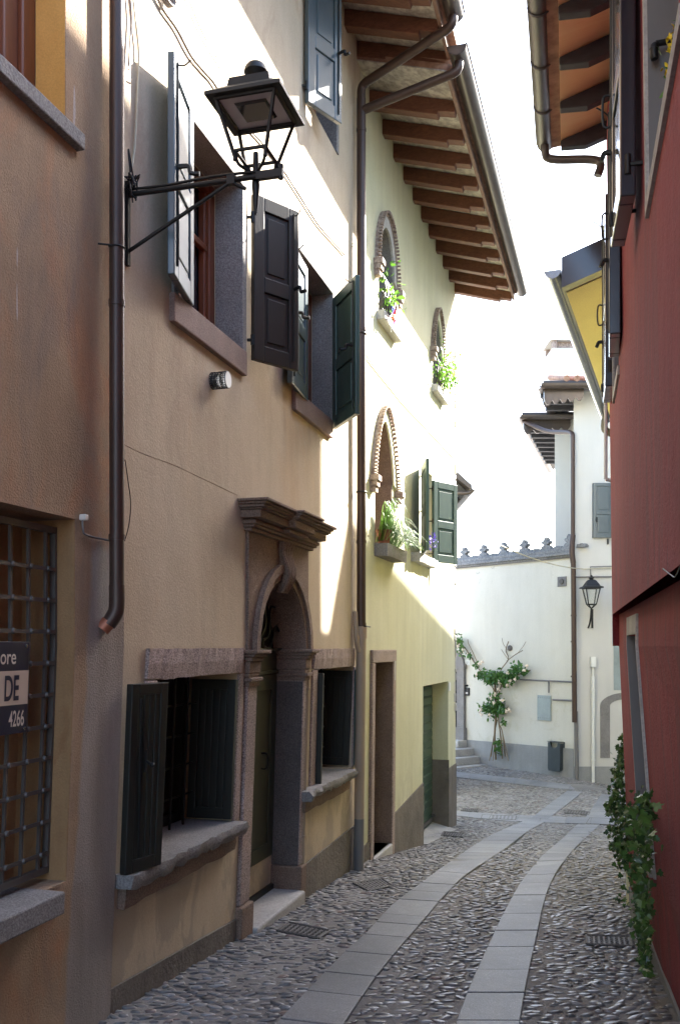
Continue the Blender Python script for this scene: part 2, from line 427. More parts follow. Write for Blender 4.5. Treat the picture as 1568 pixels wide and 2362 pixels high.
def sweep(pts, n=8):
    """smooth a polyline (Catmull-Rom)"""
    pts = [Vector(p) for p in pts]; out = []
    for i in range(len(pts) - 1):
        p0 = pts[max(i - 1, 0)]; p1 = pts[i]; p2 = pts[i + 1]; p3 = pts[min(i + 2, len(pts) - 1)]
        for k in range(n):
            t = k / n
            out.append(.5 * ((2 * p1) + (p2 - p0) * t + (2 * p0 - 5 * p1 + 4 * p2 - p3) * t * t + (3 * p1 - p0 - 3 * p2 + p3) * t ** 3))
    out.append(pts[-1]); return out
def elbow(P, r=.06, n=5):
    P = [Vector(p) for p in P]; out = [P[0]]
    for i in range(1, len(P) - 1):
        a = P[i] + (P[i - 1] - P[i]).normalized() * min(r, (P[i - 1] - P[i]).length * .45); b = P[i] + (P[i + 1] - P[i]).normalized() * min(r, (P[i + 1] - P[i]).length * .45)
        for k in range(n + 1): t = k / n; out.append(a * (1 - t) ** 2 + P[i] * 2 * t * (1 - t) + b * t * t)
    return out + [P[-1]]
IVY = [(0, 0), (.35, -.12), (.52, .12), (.30, .30), (.36, .62), (.10, .60), (0, 1.0), (-.10, .60), (-.36, .62), (-.30, .30), (-.52, .12), (-.35, -.12)]
OVAL = [(0, 0), (.20, .2), (.26, .5), (.16, .8), (0, 1), (-.16, .8), (-.26, .5), (-.20, .2)]
def leaves(mb, centres, size, shape=OVAL, up=(0, 0, 1), face=None, spread=1.0, curl=.15):
    for c in centres:
        nrm = Vector(rng.normal(size=3)) * spread + (Vector(face) if face is not None else Vector((0, 0, .3)))
        nrm.normalize()
        a = nrm.orthogonal().normalized(); ang = rng.uniform(0, 6.283)
        d = (a * math.cos(ang) + nrm.cross(a) * math.sin(ang))
        if face is not None: d = (d * .8 + Vector((0, 0, -.5))).normalized(); d = (d - nrm * d.dot(nrm)).normalized()
        b = nrm.cross(d); sz = size * rng.uniform(.6, 1.25)
        vs = [Vector(c) + (b * x + d * y) * sz + nrm * (-curl * sz * abs(x) * 1.6) for x, y in shape]
        mid = len(vs); k = len(vs)
        o = len(mb.v); mb.v += [tuple(v) for v in vs]
        mb.f += [tuple(o + i for i in range(k // 2 + 1)), tuple([o] + [o + i for i in range(k // 2, k)])]

# ------------------------------------------------------------------ world, sun, camera
world = bpy.data.worlds.new('World'); scene.world = world; world.use_nodes = True
wn = world.node_tree; bg = wn.nodes['Background']
sky = wn.nodes.new('ShaderNodeTexSky'); sky.sky_type = 'NISHITA'; sky.sun_disc = False
sky.sun_elevation = math.asin(SUN.z); sky.sun_rotation = math.atan2(SUN.x, SUN.y)
sky.dust_density = 2.0; sky.air_density = 1.0
wn.links.new(sky.outputs[0], bg.inputs[0]); bg.inputs[1].default_value = .15
sd = bpy.data.lights.new('sun', 'SUN'); sd.energy = 5.0; sd.angle = R(.53); sd.color = (1, .95, .87)
so = bpy.data.objects.new('sun', sd); COL.objects.link(so); so.location = (20, 20, 30)
so.rotation_euler = (-SUN).to_track_quat('-Z', 'Y').to_euler()
cd = bpy.data.cameras.new('camera'); cam = bpy.data.objects.new('camera', cd); COL.objects.link(cam); scene.camera = cam
cam.location = (0, 0, E); cam.rotation_euler = (R(90), 0, 0)
cd.sensor_fit = 'VERTICAL'; cd.sensor_height = 36; cd.lens = 36 * F / 2362; cd.shift_y = (HY - 1181) / 2362; cd.clip_end = 2000; cd.clip_start = .05
scene.view_settings.view_transform = 'Standard'; scene.view_settings.look = 'None'; scene.view_settings.gamma = 1
scene.view_settings.exposure = 3.0
scene.cycles.max_bounces = 8; scene.cycles.diffuse_bounces = 5; scene.cycles.use_denoising = True

# ------------------------------------------------------------------ ground
def ground():
    xs = list(np.linspace(-60, -6, 12)) + list(np.linspace(-5, 9, 90)) + list(np.linspace(10, 80, 12))
    ys = list(np.linspace(-25, 1, 10)) + list(np.linspace(1.5, 24, 150)) + list(np.linspace(26, 300, 14))
    mb = MB()
    for y in ys:
        for x in xs: mb.v.append((x, y, g(x, y) + (.004 * math.sin(x * 7 + y * 3) * math.sin(y * 5 - x * 2) if -5 < x < 9 and 1 < y < 24 else 0)))
    nx = len(xs)
    for j in range(len(ys) - 1):
        for i in range(nx - 1): mb.f.append((j * nx + i, j * nx + i + 1, (j + 1) * nx + i + 1, (j + 1) * nx + i))
    o = mb.build('street', M['mortar'], None, 180); tag(o, kind='structure')
ground()
def c6(pts): return [((900 + x / 1.571) / 1.2105, (1700 + y / 1.571) / 1.2105) for x, y in pts]
def poly_at(pts, n):
    """resample a picture polyline of ground points into n world points evenly along it"""
    P = [gpt(x, y) for x, y in pts]
    P = sweep(P, 6); d = [0]
    for a, b in zip(P, P[1:]): d.append(d[-1] + (b - a).length)
    out = []
    for k in range(n):
        t = d[-1] * k / (n - 1); i = 0
        while i < len(d) - 2 and d[i + 1] < t: i += 1
        f = (t - d[i]) / max(1e-9, d[i + 1] - d[i]); out.append(P[i].lerp(P[i + 1], f))
    return out
strip_polys = []
def slab_strip(L, Rr, joints, seed, jit=.25):
    n = 120; A = poly_at(L, n); B = poly_at(Rr, n)
    strip_polys.append([(p.x, p.y) for p in A] + [(p.x, p.y) for p in B[::-1]])
    r = random.Random(seed); mb = MB(); k = 0
    cuts = [0]
    while cuts[-1] < n - 1: cuts.append(min(n - 1, cuts[-1] + max(2, int(joints * r.uniform(1 - jit, 1 + jit)))))
    for a, b in zip(cuts, cuts[1:]):
        if b - a < 1: continue
        fa, fb = a + .05, b - .05
        def q(lst, f):
            i = min(int(f), n - 2); p = lst[i].lerp(lst[i + 1], f - i); return p
        dz = r.uniform(-.0015, .002)
        steps = max(1, (b - a) // 3); ring = []
        up = Vector((0, 0, .014 + dz)); dn = Vector((0, 0, -.04))
        rows = [lerp(fa, fb, i / steps) for i in range(steps + 1)]
        o = len(mb.v)
        for f in rows:
            p, s = q(A, f), q(B, f); ins = (s - p) * .006
            mb.v += [tuple(p + ins + up), tuple(s - ins + up), tuple(p + ins + dn), tuple(s - ins + dn)]
        for i in range(steps):
            b0 = o + 4 * i
            mb.f += [(b0, b0 + 1, b0 + 5, b0 + 4), (b0, b0 + 4, b0 + 6, b0 + 2), (b0 + 1, b0 + 3, b0 + 7, b0 + 5)]
        mb.f += [(o, o + 2, o + 3, o + 1), (o + 4 * steps, o + 4 * steps + 1, o + 4 * steps + 3, o + 4 * steps + 2)]
    o = mb.build('paving_strip', M['slab'], None, None, .004); tag(o, kind='structure'); return o
LL = [(590, 2420), (640, 2362)] + c6([(100, 1510), (200, 1420), (310, 1300), (430, 1210), (550, 1120), (650, 1050), (750, 990), (880, 935)])
LR = [(735, 2440), (798, 2362)] + c6([(215, 1650), (325, 1510), (420, 1400), (530, 1270), (620, 1180), (720, 1110), (800, 1055), (900, 980), (975, 938)])
RLf = [(1036, 2440), (1050, 2362)] + c6([(655, 1640), (745, 1440), (830, 1270), (880, 1190), (960, 1090), (1040, 1020), (1115, 950)])
RRt = [(1190, 2440), (1199, 2362)] + c6([(905, 1600), (940, 1440), (975, 1280), (1010, 1190), (1060, 1110), (1130, 1030), (1215, 950)])
slab_strip(LL, LR, 5.2, 3); slab_strip(RLf, RRt, 5.2, 5)
slab_strip(c6([(915, 922), (985, 865), (1070, 802)]), c6([(988, 925), (1060, 870), (1140, 806)]), 15, 8)
slab_strip(c6([(1150, 920), (1185, 870), (1222, 815)]), c6([(1262, 922), (1290, 875), (1318, 825)]), 15, 9)
slab_strip(c6([(560, 908), (800, 932), (1100, 945), (1330, 952)]), c6([(560, 888), (800, 905), (1100, 916), (1330, 922)]), 16, 11)
slab_strip(c6([(560, 738), (800, 765), (1050, 792), (1300, 812)]), c6([(560, 715), (800, 740), (1050, 770), (1300, 795)]), 16, 12)

def inpoly(px_, py_, poly):
    c = np.zeros(px_.shape, bool); n = len(poly); j = n - 1
    for i in range(n):
        xi, yi = poly[i]; xj, yj = poly[j]
        if abs(yj - yi) > 1e-12:
            c ^= ((yi > py_) != (yj > py_)) & (px_ < (xj - xi) * (py_ - yi) / (yj - yi) + xi)
        j = i
    return c
COVERS = []      # ground rectangles kept free of cobbles
def cobbles():
    ny = np.arange(2.9, 21.5, .047); xs = []; ys = []
    for k, y in enumerate(ny):
        st = .074 if y < 12 else .095
        x = np.arange(-1.9, 7.0, st) + (k % 2) * st * .5
        xs.append(x + rng.normal(0, .014, x.shape)); ys.append(np.full(x.shape, y) + rng.normal(0, .009, x.shape) + .02 * np.sin(x * 3 + y))
    X = np.concatenate(xs); Y = np.concatenate(ys)
    # keep what lies in the lane: right of the left fronts, left of the red house
    left = np.where(Y < 7.99, -1.05 + .268 * (Y - 4) - .02, .15 + .2958 * (Y - 7.99)); left = np.where(Y > 12.9, -2, left)
    right = np.where(Y < 6.2, .42 + .255 * Y, 99)
    keep = (X > left) & (X < right) & (np.abs(X) < .40 * Y + .25)
    gwx = 2.647 + (21 - Y) * .587 / .81
    keep &= ~((Y > 14) & (X > gwx + .1) & (Y > 18.3)) & (Y < 21.4 - (X - 2.4) * .2)
    for P in strip_polys: keep &= ~inpoly(X, Y, P)
    for P in COVERS: keep &= ~inpoly(X, Y, P)
    X, Y = X[keep], Y[keep]; n = len(X)
    drop = rng.random(n) < .03; X, Y = X[~drop], Y[~drop]; n = len(X)
    # unit dome
    seg = 9; rings = [(1.0, -.35), (.97, .25), (.78, .68), (.42, .93)]
    vs = [(r * math.cos(2 * math.pi * j / seg), r * math.sin(2 * math.pi * j / seg), z) for r, z in rings for j in range(seg)] + [(0, 0, 1.0)]
    U = np.array(vs); nv = len(vs)
    quads = [(i * seg + j, i * seg + (j + 1) % seg, (i + 1) * seg + (j + 1) % seg, (i + 1) * seg + j) for i in range(3) for j in range(seg)]
    tris = [(3 * seg + j, 3 * seg + (j + 1) % seg, 4 * seg) for j in range(seg)]
    a = rng.uniform(.018, .044, n) * np.where(rng.random(n) < .08, 1.35, 1); b = rng.uniform(.011, .0215, n); hgt = rng.uniform(.003, .011, n)
    th = rng.normal(0.08, .32, n)
    wob = 1 + .13 * rng.normal(size=(n, nv, 1))
    V = U[None] * np.stack([a, b, hgt], 1)[:, None, :] * np.concatenate([wob, wob, np.ones_like(wob)], 2)
    tilt = rng.normal(0, .10, n)[:, None]
    V[:, :, 2] += V[:, :, 0] * tilt
    c, s = np.cos(th)[:, None], np.sin(th)[:, None]
    x = V[:, :, 0] * c - V[:, :, 1] * s + X[:, None]; y = V[:, :, 0] * s + V[:, :, 1] * c + Y[:, None]
    gz = np.array([g(xx, yy) for xx, yy in zip(X, Y)])
    # tilt each stone with the slope of the lane
    sl = np.array([(g(xx, yy + .1) - g(xx, yy - .1)) / .2 for xx, yy in zip(X, Y)])
    z = V[:, :, 2] + gz[:, None] + (y - Y[:, None]) * sl[:, None] + .001
    co = np.stack([x, y, z], 2).reshape(-1, 3).astype(np.float32)
    Q = (np.array(quads)[None] + (np.arange(n) * nv)[:, None, None]).reshape(-1, 4)
    T = (np.array(tris)[None] + (np.arange(n) * nv)[:, None, None]).reshape(-1, 3)
    me = bpy.data.meshes.new('cobblestones'); me.vertices.add(len(co)); me.vertices.foreach_set('co', co.ravel())
    loops = np.concatenate([Q.ravel(), T.ravel()]); me.loops.add(len(loops)); me.loops.foreach_set('vertex_index', loops.astype(np.int32))
    starts = np.concatenate([np.arange(len(Q)) * 4, len(Q) * 4 + np.arange(len(T)) * 3]).astype(np.int32)
    me.polygons.add(len(starts)); me.polygons.foreach_set('loop_start', starts)
    me.polygons.foreach_set('use_smooth', np.ones(len(starts), bool)); me.update(calc_edges=True); me.validate()
    me.materials.append(M['cobble'])
    o = bpy.data.objects.new('cobblestones', me); COL.objects.link(o)
    tag(o, 'rounded river cobbles set in sandy mortar across the lane', 'cobbles', kind='stuff')
    print('cobbles', n)

def cover(name, label, cat, quad, mat, pattern='diamond'):
    """flat cover given by four picture corners on the ground: near left, near right, far right, far left"""
    P = [gpt(x, y) for x, y in quad]; COVERS.append([(p.x, p.y) for p in P])
    t = thing(name, label, cat, tuple(sum(P, Vector()) / 4))
    up = Vector((0, 0, .010)); mb = MB(); mb.prism([p + up for p in P], [p - Vector((0, 0, .05)) for p in P]); mb.build('plate', mat, t)
    fr = MB()
    for i in range(4): fr.tube([P[i] + up, P[(i + 1) % 4] + up], .008, 6)
    fr.build('rim', M['cast'], t)
    st = MB(); n = 9
    for i in range(1, n):
        for j in range(1, n):
            a = P[0].lerp(P[1], i / n).lerp(P[3].lerp(P[2], i / n), j / n) + up
            e = (P[1] - P[0]) / n * .30; f = (P[3] - P[0]) / n * .30
            if (i + j) % 2: e, f = (e + f) * .7, (f - e) * .25
            else: e, f = (e - f) * .7, (e + f) * .25
            st.prism([a - e - f, a + e - f, a + e + f, a - e + f], [q + Vector((0, 0, .004)) for q in (a - e - f, a + e - f, a + e + f, a - e + f)])
    st.build('tread', M['cast'], t); return t

# ------------------------------------------------------------------ eaves
def eave(house, W, s0, s1, zr, pitch, rafters, reach, rw, rh, rmat, smat, gmat, gr=.075, back=4.2, fascia=True, tiles=True, bent=False, end_over=.12, gs0=None, gs1=None, cut=.16, bands=False):
    """zr: underside of the rafters at the wall. Rafters and gutter are parts of the house, the roof carries the soffit"""
    zb = lambda n: zr - pitch * n
    rmb = MB(); th = .05
    prof = [(reach + .09, zb(reach + .09) + rh + .02), (reach, zb(reach) + rh), (-back, zb(-back) + rh), (-back, zb(-back) + rh + th), (reach + .09, zb(reach + .09) + rh + th)]
    rmb.wprofile(W, prof, s0 - end_over, s1 + end_over)
    roof = rmb.build('roof', M['tile'], house)
    sb = MB(); sb.wprofile(W, [(reach, zb(reach) + rh - .012), (.0, zb(0) + rh - .012), (.0, zb(0) + rh - .002), (reach, zb(reach) + rh - .002)], s0 - end_over, s1 + end_over)
    sb.build('soffit', smat, roof)
    if tiles:
        tb = MB(); s = s0 - end_over + .08; r = random.Random(4)
        while s < s1 + end_over:
            a, b = reach + .05, -back
            tb.tube([W.w(s, a, zb(a) + rh + th + .03), W.w(s + r.uniform(-.01, .01), b, zb(b) + rh + th + .03)], .075, 8); s += .19
        tb.build('tile_row', M['tile'], roof, 40)
    for s in rafters:
        P = [(-.02, zb(0)), (reach - cut, zb(reach - cut)), (reach - cut + .01, zb(reach - cut) + rh * .18), (reach - .01, zb(reach) + rh * .28), (reach, zb(reach) + rh * .55), (reach, zb(reach) + rh - .014), (-.02, zb(0) + rh - .014)]
        if bent: P = [(-.02, zb(0) - .02), (reach * .45, zb(reach * .45) - .025), (reach, zb(reach) + rh * .40), (reach, zb(reach) + rh - .014), (-.02, zb(0) + rh - .014)]
        js = s + random.uniform(-.012, .012)
        MB().wprofile(W, P, js - rw / 2, js + rw / 2).build('rafter', rmat, house, None, .006)
    if fascia:
        MB().wprofile(W, [(reach + .004, zb(reach) + rh * .42), (reach + .032, zb(reach) + rh * .42), (reach + .032, zb(reach) + rh + th - .004), (reach + .004, zb(reach) + rh + th - .004)], s0 - end_over, s1 + end_over).build('fascia_board', M['rafter_light'] if rmat is M['rafter'] else rmat, house)
    gz = zb(reach) + rh + .03; gn = reach + .045 + gr
    a = W.w(gs0 if gs0 is not None else s0 - end_over, gn, gz); b = W.w(gs1 if gs1 is not None else s1 + end_over, gn, gz)
    gb = MB().trough(a, b, gr)
    gb.tube([a + Vector((W.n.x, W.n.y, 0)) * gr, b + Vector((W.n.x, W.n.y, 0)) * gr], .008, 6)
    t3 = Vector((W.t.x, W.t.y, 0)); n3 = Vector((W.n.x, W.n.y, 0))
    for e, d in ((a, 1), (b, -1)):                  # stop ends
        ring = [e + (n3 * math.cos(math.pi + math.pi * j / 10) + Vector((0, 0, 1)) * math.sin(math.pi + math.pi * j / 10)) * (gr + .002) for j in range(11)]
        gb.prism(ring, [p + t3 * d * .006 for p in ring])
    if bands:
        L = (b - a).length; k = max(2, int(L / .45))
        for i in range(1, k):
            c = a.lerp(b, i / k); ring = [c + (n3 * math.cos(math.pi + math.pi * j / 12) + Vector((0, 0, 1)) * math.sin(math.pi + math.pi * j / 12)) * (gr + .004) for j in range(13)]
            gb.tube(ring, .006, 5)
    gut = gb.build('gutter', gmat, house, 40)
    return gut, a, b, gz

# ------------------------------------------------------------------ 1 weathered orange house
h1 = thing('orange_house', 'weathered orange plaster house with barred window and stone sills beside the yellow house', 'house', tuple(W1.w(-1, -2, -.2)))
g1_s1 = W1.px(174, 1500)[0]; g1_z1 = W1.z_at(176, 1198); g1_z0 = W1.z_at(160, 2030)
u1_s1 = W1.px(152, 150)[0]; u1_z0 = W1.z_at(152, 288)
mb = facade(W1, -7.5, .005, -1.0, E + 5.4, [(-1.9, g1_s1, g1_z0, g1_z1, .34), (-1.9, u1_s1, u1_z0, E + 4.2, .24)])
# a repair in grey render near the corner, with a ragged edge
m, nt, b = newmat('patched_orange_plaster')
def patched():
    src = M['orange'].node_tree
    Yb = W1.w(W1.px(190, 1700)[0], 0, E).y
    P = pos(nt); sp = nt.nodes.new('ShaderNodeSeparateXYZ'); nt.links.new(P, sp.inputs[0])
    f = noise(nt, P, 1.7, 6, .6, .4); col = ramp(nt, f, [(.32, (.285, .185, .108)), (.68, (.40, .272, .165))])
    f3 = noise(nt, pos(nt, (1, 1, .5)), 2.0, 8, .62, .8); col = mix(nt, col, (.43, .215, .105), ramp(nt, f3, [(.50, 0.0), (.64, .9)]))
    f4 = noise(nt, pos(nt, (1, 1, .35)), 3.1, 6, .6, .5); col = mix(nt, col, (.21, .155, .125), ramp(nt, f4, [(.53, 0.0), (.68, .75)]))
    g2 = noise(nt, pos(nt, (3, 3, .7)), 1.5, 6, .6, .5); grey = ramp(nt, g2, [(.3, (.255, .215, .182)), (.7, (.37, .315, .268))])
    wv = noise(nt, pos(nt, (1, 1, .6)), 2.5, 5, .6)
    def mth(op, a, c):
        q = nt.nodes.new('ShaderNodeMath'); q.operation = op
        for s, v in ((q.inputs[0], a), (q.inputs[1], c)):
            if isinstance(v, (int, float)): s.default_value = v
            else: nt.links.new(v, s)
        return q.outputs[0]
    yy = mth('ADD', sp.outputs[1], mth('MULTIPLY', mth('SUBTRACT', wv, .5), .14))
    yy = mth('ADD', yy, mth('MULTIPLY', mth('SUBTRACT', E - .3, sp.outputs[2]), .035))
    my = mth('MULTIPLY', mth('SUBTRACT', yy, Yb), 45.0)
    zz = mth('ADD', sp.outputs[2], mth('MULTIPLY', mth('SUBTRACT', wv, .5), .5))
    mz = mth('MULTIPLY', mth('SUBTRACT', E + .42, zz), 12.0)
    q = nt.nodes.new('ShaderNodeMath'); q.operation = 'MINIMUM'; q.use_clamp = True
    nt.links.new(my, q.inputs[0]); nt.links.new(mz, q.inputs[1])
    col = mix(nt, col, grey, q.outputs[0])
    st = noise(nt, pos(nt, (8, 8, .7)), 1.0, 5, .6); col = mix(nt, col, ramp(nt, st, [(.3, .80), (.7, 1.0)]), 1.0, 'MULTIPLY')
    fl = noise(nt, pos(nt, (16, 16, 2.2)), 1.0, 2, .5); col = mix(nt, col, (.42, .37, .33), ramp(nt, fl, [(.735, 0.0), (.755, .8)]))
    gr = noise(nt, P, 130, 3, .6); col = mix(nt, col, ramp(nt, gr, [(.25, .84), (.75, 1.08)]), 1.0, 'MULTIPLY')
    nt.links.new(col, b.inputs['Base Color']); b.inputs['Roughness'].default_value = .93
    bump(nt, b, mix(nt, gr, noise(nt, P, 7, 5, .6), .5), .75, .012)
patched(); M['orange_patched'] = m
mb.build('wall', M['orange_patched'], h1)
# upper window
uw = MB().wbox(W1, -1.9, u1_s1 - .001, -.235, -.205, u1_z0, E + 4.2)
fr = MB()
fr.wbox(W1, u1_s1 - .085, u1_s1 - .004, -.20, -.13, u1_z0 + .002, E + 4.19); fr.wbox(W1, u1_s1 - .17, u1_s1 - .085, -.20, -.15, u1_z0 + .002, E + 4.19)
wp = fr.build('window', M['frame_wood'], h1, None, .006)
uw.build('glass', M['glass'], wp)
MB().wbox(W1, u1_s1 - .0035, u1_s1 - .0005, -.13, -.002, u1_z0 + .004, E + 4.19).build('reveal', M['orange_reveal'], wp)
ss1 = W1.px(180, 320)[0]
MB().wbox(W1, -1.9, ss1, -.12, .035, u1_z0 - .062, u1_z0 + .001).build('sill', M['grey_stone'], wp, None, .006)
# barred window
bw = MB()
for s in (g1_s1 - .33, g1_s1 - .46): bw.wbox(W1, s, s + .07, -.32, -.27, g1_z0 + .01, g1_z1 - .01)
bw.wbox(W1, -1.9, g1_s1 - .26, -.32, -.27, g1_z1 - .16, g1_z1 - .07)
bwo = bw.build('window', M['frame_wood'], h1, None, .004)
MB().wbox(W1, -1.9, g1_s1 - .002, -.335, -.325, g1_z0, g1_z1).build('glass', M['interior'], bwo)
mb = MB().wbox(W1, g1_s1 - .004, g1_s1 - .0008, -.335, -.001, g1_z0 + .002, g1_z1 - .002)
mb.wbox(W1, g1_s1 - .17, g1_s1 - .004, -.325, -.24, g1_z0 + .002, g1_z1 - .002)
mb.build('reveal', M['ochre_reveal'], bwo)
gb = MB(); gn = -.09
gfx = W1.px(132, 1400, gn)[0]
gb.wbox(W1, gfx - .03, gfx, gn - .012, gn + .012, g1_z0 + .03, g1_z1 - .03)
gb.wbox(W1, -1.9, gfx, gn - .012, gn + .012, g1_z0 + .03, g1_z0 + .055); gb.wbox(W1, -1.9, gfx, gn - .012, gn + .012, g1_z1 - .055, g1_z1 - .03)
step = W1.px(118, 1440, gn)[0] - W1.px(80, 1440, gn)[0]
vb = [W1.px(106, 1440, gn)[0] - step * i * 1.02 for i in range(0, 14)]
zs = [W1.z_at(100, 1384 + 73 * i, gn) for i in range(-1, 9)]
for s in vb:
    gb.wbox(W1, s - .0055, s + .0055, gn - .006, gn + .006, g1_z0 + .04, g1_z1 - .04)
for z in zs:
    if not g1_z0 + .07 < z < g1_z1 - .07: continue
    gb.wbox(W1, -1.9, gfx - .02, gn + .007, gn + .013, z - .0075, z + .0075)
    for s in vb[:8]:
        a = W1.w(s, gn + .012, z); nn = Vector((W1.n.x, W1.n.y, 0)); gb.tube([a, a + nn * .009], [.012, .008], 9)
gb.build('grille', M['grille'], bwo, 40)
gs1 = W1.px(156, 2040, .09)[0]
MB().wbox(W1, -1.9, gs1, -.26, .085, g1_z0 - .085, g1_z0 + .002).build('sill', M['grey_stone'], bwo, None, .008)
wd = MB(); p0 = W1.px(107, 1188, .0)
sp = sweep([W1.w(*q) for q in [(W1.px(185, 1190)[0], .012, W1.z_at(185, 1190)), (W1.px(186, 1222)[0], .012, W1.z_at(186, 1222)), (W1.px(196, 1235)[0], .012, W1.z_at(196, 1235)), (W1.px(246, 1247)[0], .012, W1.z_at(246, 1247))]], 4)
wd.tube(sp, .0045, 6).build('conduit', M['grey_pipe'], h1, 60)
q = W1.px(186, 1194); MB().wbox(W1, q[0] - .012, q[0] + .014, 0, .03, q[1] - .012, q[1] + .012).build('junction_box', M['letter_white'], h1, None, .005)
# its downpipe stands on the joint with the next house
pn = .052
def pipe_px(W, x, y, n): s, z = W.px(x, y, n); return W.w(s, n, z)
sP = W1.px(270, 1490, pn)[0]
mb = MB(); mb.tube([W1.w(sP, pn, E + 5.3), W1.w(sP, pn, E + .24)], .0305, 16)
for yy in (700, 1240): mb.tube([W1.w(sP, pn, W1.z_at(270, yy, pn) + .012), W1.w(sP, pn, W1.z_at(270, yy, pn) - .012)], .034, 16)
el = [W1.w(sP, pn, E + .25), W1.w(sP, pn, W1.z_at(262, 1395, pn)), W1.w(sP - .004, pn - .006, W1.z_at(262, 1415, pn)), W1.w(sP - .018, pn - .03, W1.z_at(255, 1440, pn))]
mb.tube(sweep(el, 5), .0325, 16)
dp = mb.build('downpipe', M['copper'], h1, 50)
MB().tube([W1.w(sP - .017, pn - .028, W1.z_at(256, 1434, pn)), W1.w(sP - .032, pn - .05, W1.z_at(247, 1452, pn))], [.031, .030], 14).build('spout', M['copper_raw'], dp, 50)
mb = MB()
for yy in (572,):
    z = W1.z_at(270, yy, pn); mb.tube([W1.w(sP + .031 * math.cos(a), pn + .033 * math.sin(a), z) for a in np.linspace(-.6, 3.9, 14)], .004, 6); mb.tube([W1.w(sP - .06, 0, z), W1.w(sP - .028, pn, z)], .004, 6)
mb.build('pipe_bracket', M['iron'], dp)
MB().wprofile(W1, [(.5, E + 5.1), (-4, E + 6.6), (-4, E + 6.7), (.5, E + 5.2)], -7.5, .0).build('roof', M['tile'], h1)

# for-sale board wired to the bars
sg = thing('sign_board', 'navy and cream for-sale board wired to the window bars, reading ore DE 4266', 'sign', tuple(W1.w(-.5, -.05, E - .2)))
sn = gn + .022
sr = W1.px(63, 1560, sn)[0]; sz1, sz0 = W1.z_at(63, 1480, sn), W1.z_at(56, 1689, sn)
MB().wbox(W1, sr - .62, sr, sn, sn + .006, sz0, sz1).build('board', M['sign_navy'], sg, None, .002)
MB().wbox(W1, sr - .62, sr - .0015, sn + .0062, sn + .0074, W1.z_at(60, 1623, sn), W1.z_at(62, 1546, sn)).build('band', M['sign_white'], sg)
def text(body, W, s_right, n, z_base, height, mat, name, parent, sx=1.0, bold=0.0, shear=0.0, extr=.0006):
    cu = bpy.data.curves.new(name, 'FONT'); cu.body = body; cu.align_x = 'RIGHT'; cu.size = 1.0; cu.extrude = 0; cu.offset = bold; cu.shear = shear
    o = bpy.data.objects.new('tmp', cu); COL.objects.link(o); dg = bpy.context.evaluated_depsgraph_get(); dg.update()
    me = bpy.data.meshes.new_from_object(o.evaluated_get(dg)); COL.objects.unlink(o); bpy.data.objects.remove(o)
    mb = MB(); vs = [v.co.copy() for v in me.vertices]
    cap = .70
    sc = height / cap; ty = W.t
    off = W.off(s_right, z_base)
    conv = [W.w(s_right + p.x * sc * sx, n, z_base + p.y * sc) for p in vs]
    fs = [tuple(p.vertices) for p in me.polygons]
    mb.add(conv, fs); bpy.data.meshes.remove(me)
    ob = mb.build(name, mat, parent); return ob
zz = lambda x, y: W1.z_at(x, y, sn)
text('ore', W1, W1.px(34, 1517, sn)[0], sn + .0085, zz(30, 1531), zz(30, 1497) - zz(30, 1531), M['letter_white'], 'lettering', sg, .85, .008)
text('DE', W1, W1.px(40, 1590, sn)[0], sn + .009, zz(30, 1614), zz(30, 1558) - zz(30, 1614), M['sign_navy'], 'lettering', sg, .56, .022)
text('4266', W1, W1.px(52, 1655, sn)[0], sn + .0085, zz(30, 1675), zz(30, 1639) - zz(30, 1675), M['letter_white'], 'lettering', sg, .56, .012)
for x, y in ((58, 1490), (52, 1680)):
    s, z = W1.px(x, y, sn); a = W1.w(s, sn + .006, z); sc_ = MB(); sc_.tube([a, a + Vector((W1.n.x, W1.n.y, 0)) * .005], .006, 8); sc_.build('screw', M['zinc'], sg)

# ------------------------------------------------------------------ 2 cream house with the stone doorway
h2 = thing('cream_house', 'cream plaster house with carved stone doorway, dark shutters and grey base', 'house', tuple(W2.w(1.5, -2, -.3)))
s_end2 = (Vector((.178, 7.99)) - W2.o).dot(W2.t) - .02
pL, pR = W2.px(567, 1330)[0], W2.px(706, 1330)[0]          # stone doorway
pTop = W2.z_at(568, 1222); pc_z = W2.z_at(600, 1503)
dL, dR = W2.px(590, 1490)[0], W2.px(697, 1490)[0]          # clear opening
wl0, wl1 = W2.px(360, 1560)[0], W2.px(547, 1560)[0]; wlz1 = W2.z_at(545, 1553); wlz0 = W2.z_at(545, 1890)
wr0, wr1 = W2.px(730, 1542)[0], W2.px(813, 1542)[0]; wrz1 = W2.z_at(775, 1540); wrz0 = W2.z_at(815, 1767)
a0, a1 = W2.px(408, 640)[0], W2.px(556, 640)[0]; az0, az1 = W2.z_at(557, 812), W2.z_at(557, 428)
b0, b1 = W2.px(684, 830)[0], W2.px(765, 830)[0]; bz0, bz1 = W2.z_at(765, 975), W2.z_at(765, 678)
c0, c1 = W2.px(708, 250)[0], W2.px(774, 250)[0]; cz0, cz1 = W2.z_at(772, 346), E + 4.72
mb = facade(W2, .0, s_end2, -1.2, E + 5.25, [(pL, pR, -1.2, pTop, .22), (wl0, wl1, wlz0, wlz1, .36), (wr0, wr1, wrz0, wrz1, .36), (a0, a1, az0, az1, .26), (b0, b1, bz0, bz1, .26), (c0, c1, cz0, cz1, .22)])
mb.build('wall', M['cream'], h2)
def gW(W, s): p = W.w(s, 0, .5); return g(p.x, p.y)
